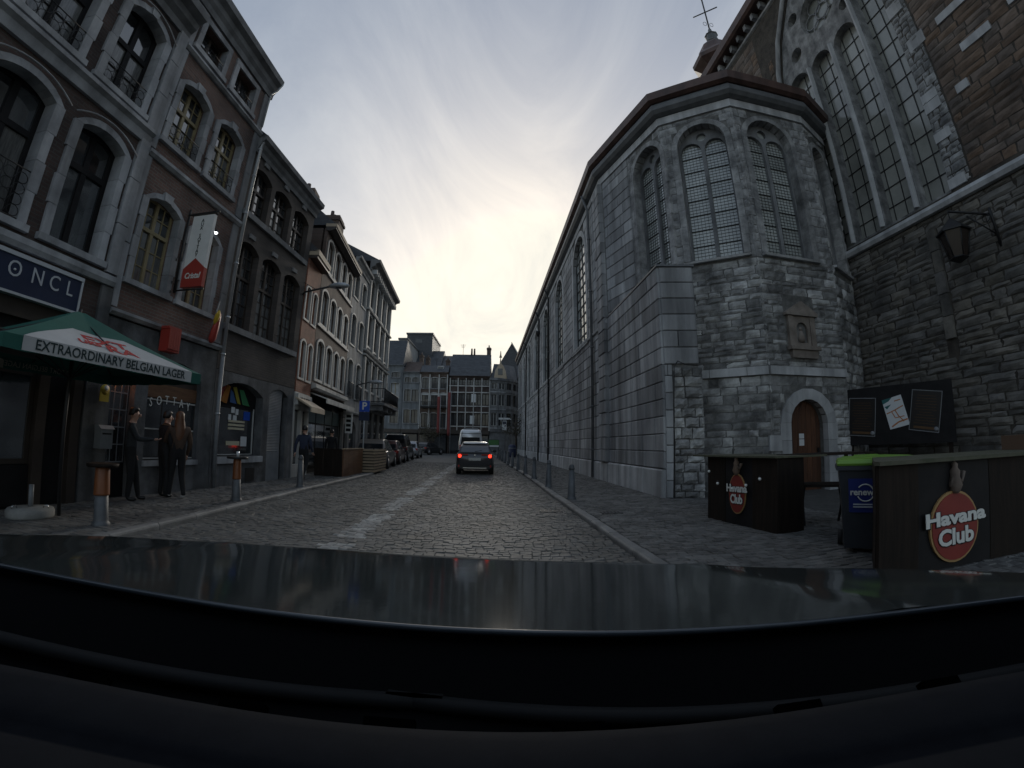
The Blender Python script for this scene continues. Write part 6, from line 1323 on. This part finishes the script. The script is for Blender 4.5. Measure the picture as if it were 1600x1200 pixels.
# wooden terrace enclosure beside the parked cars
te = thing('terrace_screen', 'low varnished board screen round a terrace at the kerb', 'screen', (-5.86, 15.6, PZ), radians(2))
for k in range(4): bx('board', te, -.03, .03, .02 + k * .62, .62 + k * .62, 0, 1.0, 'woodorange')
for k in range(3): bx('dark_board', te, -1.1 + k * .36, -1.1 + (k + 1) * .36 - .01, -.03, .03, 0, .98, 'woodbrown')
bx('top_rail', te, -.06, .06, -.02, 2.52, 1.0, 1.035, 'woodpale'); bx('top_rail', te, -1.1, -.05, -.05, .05, .985, 1.02, 'woodbrown')
tp = thing('slatted_planter', 'pale slatted wooden planter box between the board screen and the parked cars', 'planter', (-5.75, 18.2, PZ), radians(2))
for s in range(8):
    z = .03 + s * .125
    bx('slat', tp, .30, .33, .0, 2.1, z, z + .085, 'woodpale'); bx('slat', tp, -.33, .33, -.03, -.002, z, z + .085, 'woodpale')
b = MB(); b.box(-.3, .29, .01, 2.08, 0, .99); b.build('liner', mt['blackpaint'], tp)
for x, y in ((.27, .0), (.27, 1.05), (.27, 2.06)): bx('corner_post', tp, x - .02, x + .025, y - .02, y + .04, 0, 1.03, 'woodbrown')
# parking sign
ps = thing('parking_sign', 'blue square parking sign above a small dark plate on a grey pole', 'sign', (-5.98, 18.25, PZ))
b = MB(); b.tube([(0, .04, 0), (0, .04, 3.1)], .032, 8); b.build('pole', mt['zinc'], ps)
b = MB(); b.box(-.23, .23, -.01, .01, 2.58, 3.04); b.build('plate', mt['blue'], ps); text('P', .44, ps, (0, -.013, 2.81), UP, 'letterwhite', bold=.01)
b = MB(); b.box(-.23, .23, -.01, .01, 2.2, 2.56); b.build('lower_plate', mt['navy'], ps)
# distant street end: banners, hoarding, bin, tree, lit stall sign
for k, (x, z0, z1, lb) in enumerate(((-8.75, .1, 7.6, 'tall narrow faded red banner on a pole before the pilastered house'), (-7.35, .1, 8.2, 'taller faded red banner on a pole before the timber gridded house'))):
    t = thing('banner', lb, 'banner', (x, 58, 0), 0, 'red banners at the street end'); b = MB(); b.tube([(.22, 0, 0), (.22, 0, z1 + .2)], .05, 6); b.build('pole', mt['greypaint'], t)
    b = MB(); b.loft([[(-.20, .05 * sin(z * 1.7), z), (.19, .04 * cos(z * 1.3), z), (.19, .04 * cos(z * 1.3) + .02, z), (-.20, .05 * sin(z * 1.7) + .02, z)] for z in [2.4 + (z1 - 2.4) * q / 10 for q in range(11)]]); b.build('cloth', M('faded_red_cloth_%d' % k, (.16, .035, .032), (.21, .05, .045), 1, .85), t)
gs = thing('advert_hoarding', 'green and white advert panel on a dark stand near the curved corner house', 'sign', (-1.3, 57, 0)); b = MB(); b.box(-.72, .72, -.05, .05, 1.0, 2.0); b.build('frame', mt['iron'], gs); bx('green_panel', gs, -.66, .66, -.06, -.051, 1.28, 1.94, C('advert_green', (.045, .15, .04), .5)); bx('white_strip', gs, -.66, .66, -.06, -.051, 1.05, 1.26, 'paper')
for x in (-.6, .6): bx('leg', gs, x - .05, x + .05, -.03, .03, 0, 1.0, 'iron')
bb = thing('blue_bin', 'dark blue round street bin at the far end of the bollard row', 'bin', (.9, 46, PZ)); b = MB(); b.lathe([(.38, 0), (.42, .2), (.42, 1.15), (.3, 1.3), (0, 1.34)], n=14); b.build('drum', C('dark_blue', (.012, .018, .06), .5), bb); b = MB(); b.lathe([(.435, .9), (.435, .98)], n=14); b.build('band', mt['greypaint'], bb)
ss = thing('shop_sign', 'pale projecting shop sign on the curved corner house', 'sign', (.05, 59.4, 0)); b = MB(); b.box(-.3, .3, 0, .12, 3.3, 4.6); b.build('panel', mt['paper'], ss); b = MB(); b.box(-.8, .9, .02, .1, 4.75, 5.0); b.build('top_board', mt['paper'], ss); bx('blue_panel', ss, -.25, .25, -.012, -.002, 4.1, 4.5, 'navy'); b = MB(); b.box(-.04, .04, .1, .8, 4.2, 4.3); b.build('bracket', mt['iron'], ss)
def tree(loc, label, h, r, seed, grp=None):
    t = thing('tree', label, 'tree', loc, 0, grp); rr = random.Random(seed); b = MB(); b.tube([(0, 0, 0), (.06, 0, h * .3), (-.05, .05, h * .55), (0, 0, h * .8)], [.16, .12, .09, .04], 8)
    tips = []
    for k in range(11):
        a = rr.uniform(0, 2 * pi); z = h * rr.uniform(.35, .7); l = r * rr.uniform(.6, 1); e = Vector((l * cos(a), l * sin(a), z + l * rr.uniform(.2, .9))); b.tube([(0, 0, z), tuple(e * .5 + Vector((0, 0, z * .5 + .1))), tuple(e)], [.05, .035, .015], 5); tips.append(e); tips.append(e * .6 + Vector((0, 0, z * .4)))
    b.build('trunk', mt['bark'], t); V, F = [], []
    for q in range(900):
        c = rr.choice(tips) + Vector((rr.gauss(0, .32), rr.gauss(0, .32), rr.gauss(.1, .3))); u = Vector((rr.gauss(0, 1), rr.gauss(0, 1), rr.gauss(0, 1))).normalized(); w = u.cross(Vector((rr.gauss(0, 1), rr.gauss(0, 1), rr.gauss(0, 1)))).normalized(); s = rr.uniform(.06, .13); o = len(V); V += [c - u * s, c + w * s * .5, c + u * s, c - w * s * .5]; F.append((o, o + 1, o + 2, o + 3))
    b = MB(); b.poly(V, F); b.build('crown', mt['leaf'], t)
tree((1.5, 56, 0), 'small dark brown leaved tree before the curved corner house', 6.2, 2.0, 4)
tree((-9.9, 57.5, 0), 'low dark tree before the pilastered house', 4.2, 1.3, 9)

# bar counters with round rum logos
def logo(par, c, w, h, rot, figure=True):
    """oval red board with gilt rim, white lettering and a small statuette on top; c in the parent's frame, facing -y"""
    L = link('logo_board', None, par, c, rot)
    b = MB(); n = 28
    for nm, m, s, d in (('logo_rim', 'gold', 1.0, .02), ('logo_oval', 'redlogo', .93, .028)):
        b = MB(); b.prism([(w * s * cos(t), h * s * sin(t)) for t in [2 * pi * k / n for k in range(n)]], -d, 0); q = b.build(nm, mt[m], par); q.matrix_basis = Matrix.Translation(c) @ Matrix.Rotation(rot[2], 4, 'Z')
    T = Matrix.Translation(c) @ Matrix.Rotation(rot[2], 4, 'Z')
    bb_ = MB(); bb_.prism([(-w * 1.30, h * .50), (-w * 1.02, h * .54), (-w * 1.02, h * .62), (w * 1.05, h * .50), (w * 1.05, h * .38), (w * 1.33, h * .36), (w * 1.30, -h * .10), (w * 1.02, -h * .04), (w * 1.02, .0), (-w, h * .08), (-w * 1.02, -h * .02), (-w * 1.22, h * .0)], -.024, -.004)
    for s_, z, sz, sx_, rt in (('Havana', h * .26, h * .52, w / h * 1.62, -.03), ('Club', -h * .28, h * .62, w / h * 1.22, -.03)):
        o = text(s_, sz, par, (0, 0, 0), UP, 'letterwhite', bold=.008 * h / .4, ext=.004); o.matrix_basis = T @ Matrix.Translation((0, -.036, z)) @ Matrix.Rotation(rt, 4, 'Y') @ Matrix.Rotation(pi / 2, 4, 'X') @ Matrix.Diagonal((sx_, 1, 1, 1))
        o2 = text(s_, sz, par, (0, 0, 0), UP, 'blackpaint', bold=.017 * h / .4, ext=.003, name='lettering_outline'); o2.matrix_basis = T @ Matrix.Translation((w * .02, -.031, z - h * .012)) @ Matrix.Rotation(rt, 4, 'Y') @ Matrix.Rotation(pi / 2, 4, 'X') @ Matrix.Diagonal((sx_, 1, 1, 1))
    f = MB(); f.lathe([(.03, 0), (.05, .03), (.075, .10), (.05, .20), (.055, .26), (.03, .3), (.035, .34), (.0, .38)], (0, -.03, h * .92), 9); f.tube([(.03, -.03, h + .18), (.12, -.035, h + .10), (.16, -.03, h + .22)], [.02, .016, .03], 6); f.tube([(-.03, -.03, h + .17), (-.09, -.03, h + .05)], [.018, .012], 6)
    sc = h / .42; o = f.build('logo_statuette', mt['sandstone'], par); o.matrix_basis = T @ Matrix.Translation((0, 0, h * .92 * (1 - sc))) @ Matrix.Diagonal((sc, 1, sc, 1))
    bpy.data.objects.remove(L)
ca, cbv = Vector((3.74, 7.62, 0)), Vector((4.02, 5.86, 0)); dirA = cbv - ca; aA = atan2(dirA.y, dirA.x)
CA = thing('bar_counter', 'smaller dark wooden bar counter with a red oval logo and small frosted bulbs', 'bar counter', (3.74, 7.62, PZ), aA, 'outdoor bar counters by the church')
LA_ = dirA.length; HT = 1.12
bx('panel', CA, 0, .52, 0, .04, 0, HT, 'woodbrown'); bx('panel', CA, .525, 1.22, .004, .044, 0, HT, 'blackpaint'); bx('panel', CA, 1.225, LA_, 0, .04, 0, HT, 'woodbrown')
bx('end_panel', CA, LA_ - .04, LA_, .045, .56, 0, HT, 'woodbrown'); bx('end_panel', CA, 0, .04, .045, .56, 0, HT, 'woodbrown'); bx('back_panel', CA, .045, LA_ - .045, .53, .56, 0, HT, 'woodbrown')
b = MB(); b.prism([(-.35, -.1), (LA_ + .03, -.05), (LA_ + .10, .98), (-.3, .80)], HT + .002, HT + .03, 'z'); b.build('counter_top', mt['turf'], CA)
b = MB(); b.prism([(1.1, .64), (1.75, .64), (1.9, 2.2), (1.3, 2.2)], HT + .005, HT + .04, 'z'); b.build('counter_flap', mt['woodbrown'], CA); 
for x, y in ((1.35, 2.1), (1.8, 2.1)): bx('flap_leg', CA, x - .025, x + .025, y - .025, y + .025, 0, HT, 'woodbrown')
logo(CA, (.86, -.002, .52), .215, .335, (0, 0, 0))
for x, z in ((.10, .86), (.36, .66), (.76, .60), (1.12, .68), (1.45, .80)):
    t = thing('light_bulb', 'frosted bulb %s on the smaller counter' % ('at its far edge', 'left of the oval logo', 'over the oval logo lettering', 'at the end of the oval logo lettering', 'on the bare brown panel')[(.10, .36, .76, 1.12, 1.45).index(x)].replace('left of', 'just before'), 'bulb', tuple(Matrix.Translation((3.74, 7.62, PZ)) @ Matrix.Rotation(aA, 4, 'Z') @ Vector((x, -.05, z))), aA, 'string of bulbs on the counter')
    b = MB(); b.ball((0, 0, 0), .026, 8, 6); b.build('globe', mt['bulb'], t); b = MB(); b.lathe([(.012, .02), (.012, .05)], n=7); b.build('socket', mt['iron'], t)
CB = thing('bar_counter', 'larger dark bar counter with a big red oval logo near the camera', 'bar counter', (3.52, 3.42, PZ), radians(2), 'outdoor bar counters by the church')
bx('panel', CB, 0, .56, 0, .04, 0, 1.10, 'woodbrown'); bx('panel', CB, .565, 1.75, .004, .044, 0, 1.10, 'blackpaint'); bx('panel', CB, 1.755, 4.0, 0, .04, 0, 1.10, 'woodbrown'); b = MB(); b.prism([(.0, .046), (.05, .046), (.76, .74), (.71, .74)], 0, 1.1, 'z'); b.build('end_panel', mt['woodbrown'], CB)
b = MB(); b.prism([(-.06, -.07), (4.0, -.07), (4.0, .80), (.78, .80), (-.06, .0)], 1.105, 1.145, 'z'); b.build('counter_top', mt['turf'], CB); bx('back_panel', CB, .77, 4.0, .7, .74, 0, 1.1, 'woodbrown')
logo(CB, (1.10, -.002, .43), .40, .37, (0, 0, 0))
bxo = thing('cardboard_box', 'plain brown cardboard box on the larger bar counter', 'box', (6.95, 4.0, PZ + 1.147), radians(5)); b = MB(); b.box(-.3, .3, -.2, .2, 0, .19); b.build('carton', C('cardboard', (.10, .06, .038), .8), bxo); b = MB(); b.box(-.3, .3, -.2, .0, .192, .196); b.build('lid_flap', C('cardboard_flap', (.12, .072, .045), .8), bxo)
def wheelie(loc, rz, label):
    t = thing('wheelie_bin', label, 'wheelie bin', loc, rz, 'wheelie bins between the counters'); b = MB(); b.loft([[(-w, -d, z), (w, -d, z), (w, d, z), (-w, d, z)] for w, d, z in ((.20, .24, .06), (.27, .33, 1.0))], sm=False); b.build('body', mt['binbody'], t)
    b = MB(); b.box(-.30, .30, -.36, .36, 1.0, 1.05); b.build('rim', mt['binbody'], t)
    b = MB(); b.loft([[(-w, -d, z), (w, -d, z), (w, d, z), (-w, d, z)] for w, d, z in ((.285, .36, 1.055), (.29, .37, 1.08), (.27, .34, 1.125), (.2, .25, 1.14))], sm=False); b.tube([(-.2, .36, 1.09), (-.2, .42, 1.13), (.2, .42, 1.13), (.2, .36, 1.09)], .015, 6); b.build('lid', mt['limegreen'], t)
    for s in (-1, 1): b = MB(); b.lathe([(0, -.03), (.1, -.03), (.1, .03), (0, .03)], (0, 0, 0), 14, axis='x'); b.build('wheel', mt['rubber'], t, (s * .24, .25, .1))
    return t
w1 = wheelie((4.40, 4.58, PZ), radians(-40), 'dark wheelie bin with a lime green lid and a blue sticker reading renew')
b = MB(); b.loft([[(-.155, -.302 - .0, .50), (.155, -.302, .50), (.155, -.292, .50), (-.155, -.292, .50)], [(-.165, -.338, .90), (.165, -.338, .90), (.165, -.328, .90), (-.165, -.328, .90)]], sm=False); st_ = b.build('sticker', mt['binblue'], w1)
text('renewi', .105, w1, (0, -.334, .74), (pi / 2 + .09, 0, 0), 'letterwhite', bold=.003, ext=.002)
b = MB(); b.tube([(.03 + .095 * cos(t), -.333 - .09 * sin(t) * .1, .735 + .10 * sin(t)) for t in [2.5 - 5.2 * k / 20 for k in range(21)]], .008, 5); b.build('sticker_ring', mt['letterwhite'], w1)
for z in (.59, .56): bx('small_print', w1, -.11, .11, -.325 + (.72 - z) * .0, -.30, z, z + .014, 'lettergrey')
wheelie((5.15, 4.9, PZ), radians(-10), 'second wheelie bin with a lime green lid standing behind the larger counter')
tb = thing('trestle_table', 'small wooden table top on crossed dark legs between the two bar counters', 'table', (5.25, 6.35, PZ), radians(-30)); b = MB(); b.box(-.4, .4, -.3, .3, .62, .66); b.build('table_top', mt['woodbrown'], tb)
for s in (-1, 1):
    for q in (-1, 1): b = MB(); b.tube([(s * .32, q * .26, 0), (s * .32, -q * .22, .62)], .022, 5); b.build('leg', mt['iron'], tb)
# menu board between apse and choir wall
ma, mb_ = Vector((10.1, 11.12, 0)), Vector((11.5, 8.6, 0)); dm_ = mb_ - ma; MBd = thing('menu_board', 'wide black board with two framed menus and a tilted map sheet leaning against the church', 'board', (ma.x - .15, ma.y - .2, 0), atan2(dm_.y, dm_.x)); bx('backing', MBd, 0, 2.95, 0, .05, 1.28, 2.90, 'blackpaint')
for x in (.15, 2.8): bx('post', MBd, x - .05, x + .05, .055, .12, 0, 2.8, 'woodbrown')
def menu(par, c, w, h, tilt):
    T = Matrix.Translation((c[0], -.004, c[1])) @ Matrix.Rotation(tilt, 4, 'Y'); b = MB(); b.box(-w, w, -.012, 0, -h, h); f = b.build('menu_sheet', mt['poster'], par); f.matrix_basis = T
    b = MB()
    for x0, x1, z0, z1 in ((-w, w, h - .02, h), (-w, w, -h, -h + .02), (-w, -w + .018, -h + .02, h - .02), (w - .018, w, -h + .02, h - .02)): b.box(x0, x1, -.018, -.0121, z0, z1)
    b.build('menu_border', mt['greypaint'], f); b = MB(); rr = random.Random(5)
    for k in range(11): ww = w * rr.uniform(.4, .75); b.box(-ww, ww, -.015, -.0121, h * .72 - k * h * .135, h * .72 - k * h * .135 + .012)
    b.box(-w * .7, w * .7, -.015, -.0121, -h * .88, -h * .76); b.build('menu_print', C('menu_brown', (.09, .045, .015), .6) if 'menu_brown' not in bpy.data.materials else bpy.data.materials['menu_brown'], f)
    b = MB(); b.lathe([(0, 0), (.06, 0), (.06, .004), (0, .004)], (w * .8, -.017, -h * .82), 10, axis='y'); b.build('menu_seal', mt['greypaint'], f)
menu(MBd, (.53, 2.08), .385, .545, .085); menu(MBd, (2.25, 2.13), .385, .545, .16)
T = Matrix.Translation((1.47, -.004, 2.15)) @ Matrix.Rotation(-.30, 4, 'Y') ; T = Matrix.Translation((1.47, -.004, 2.15)) @ Matrix.Rotation(.0, 4, 'Y') @ Matrix.Rotation(-.22, 4, 'Y') ; b = MB(); b.box(-.27, .27, -.012, 0, -.42, .42); mp_ = b.build('map_sheet', mt['paper'], MBd); mp_.matrix_basis = T
b = MB()
for pts, w in (([(-.25, .02), (.0, .06), (.24, .12)], .03), ([(.0, .06), (.05, -.12), (.15, -.3)], .03), ([(-.2, -.36), (.0, -.28), (.26, -.26)], .04), ([(-.1, .05), (-.05, -.15), (.2, -.16)], .025), ([(.05, .3), (.22, .3)], .03)):
    for p, q in zip(pts[:-1], pts[1:]):
        b = MB(); d = Vector((q[0] - p[0], q[1] - p[1])).normalized() * w * .5; n = Vector((-d.y, d.x)); b.poly([(p[0] + n.x, -.0135, p[1] + n.y), (q[0] + n.x, -.0135, q[1] + n.y), (q[0] - n.x, -.0135, q[1] - n.y), (p[0] - n.x, -.0135, p[1] - n.y)], [(0, 1, 2, 3)]); b.build('map_route', C('map_orange', (.42, .16, .05), .6) if 'map_orange' not in bpy.data.materials else bpy.data.materials['map_orange'], mp_)
b = MB(); b.prism([(-.27, .42), (.02, .42), (-.1, .34), (-.27, .3)], -.0138, -.0122); b.prism([(-.25, .22), (-.05, .24), (-.2, .14)], -.0138, -.0122); b.build('map_patch', C('map_teal', (.02, .12, .12), .6), mp_)

for lb, c, w, d, a in (('iron street drain cover set in the cobbles beside the church side kerb', (1.02, 9.35, .002), .5, .3, -.05), ('small dark iron cover set in the church side pavement', (2.15, 8.6, PZ + .002), .42, .26, -.05)):
    t = thing('drain_cover', lb, 'drain cover', c, a, 'iron covers in the street'); b = MB(); b.box(-w / 2, w / 2, -d / 2, d / 2, -.03, .006); b.build('plate', mt['iron'], t)
    for k in range(6): bx('bar', t, -w / 2 + .03 + k * (w - .06) / 5 - .012, -w / 2 + .03 + k * (w - .06) / 5 + .012, -d / 2 + .03, d / 2 - .03, .0065, .014, 'bollard')
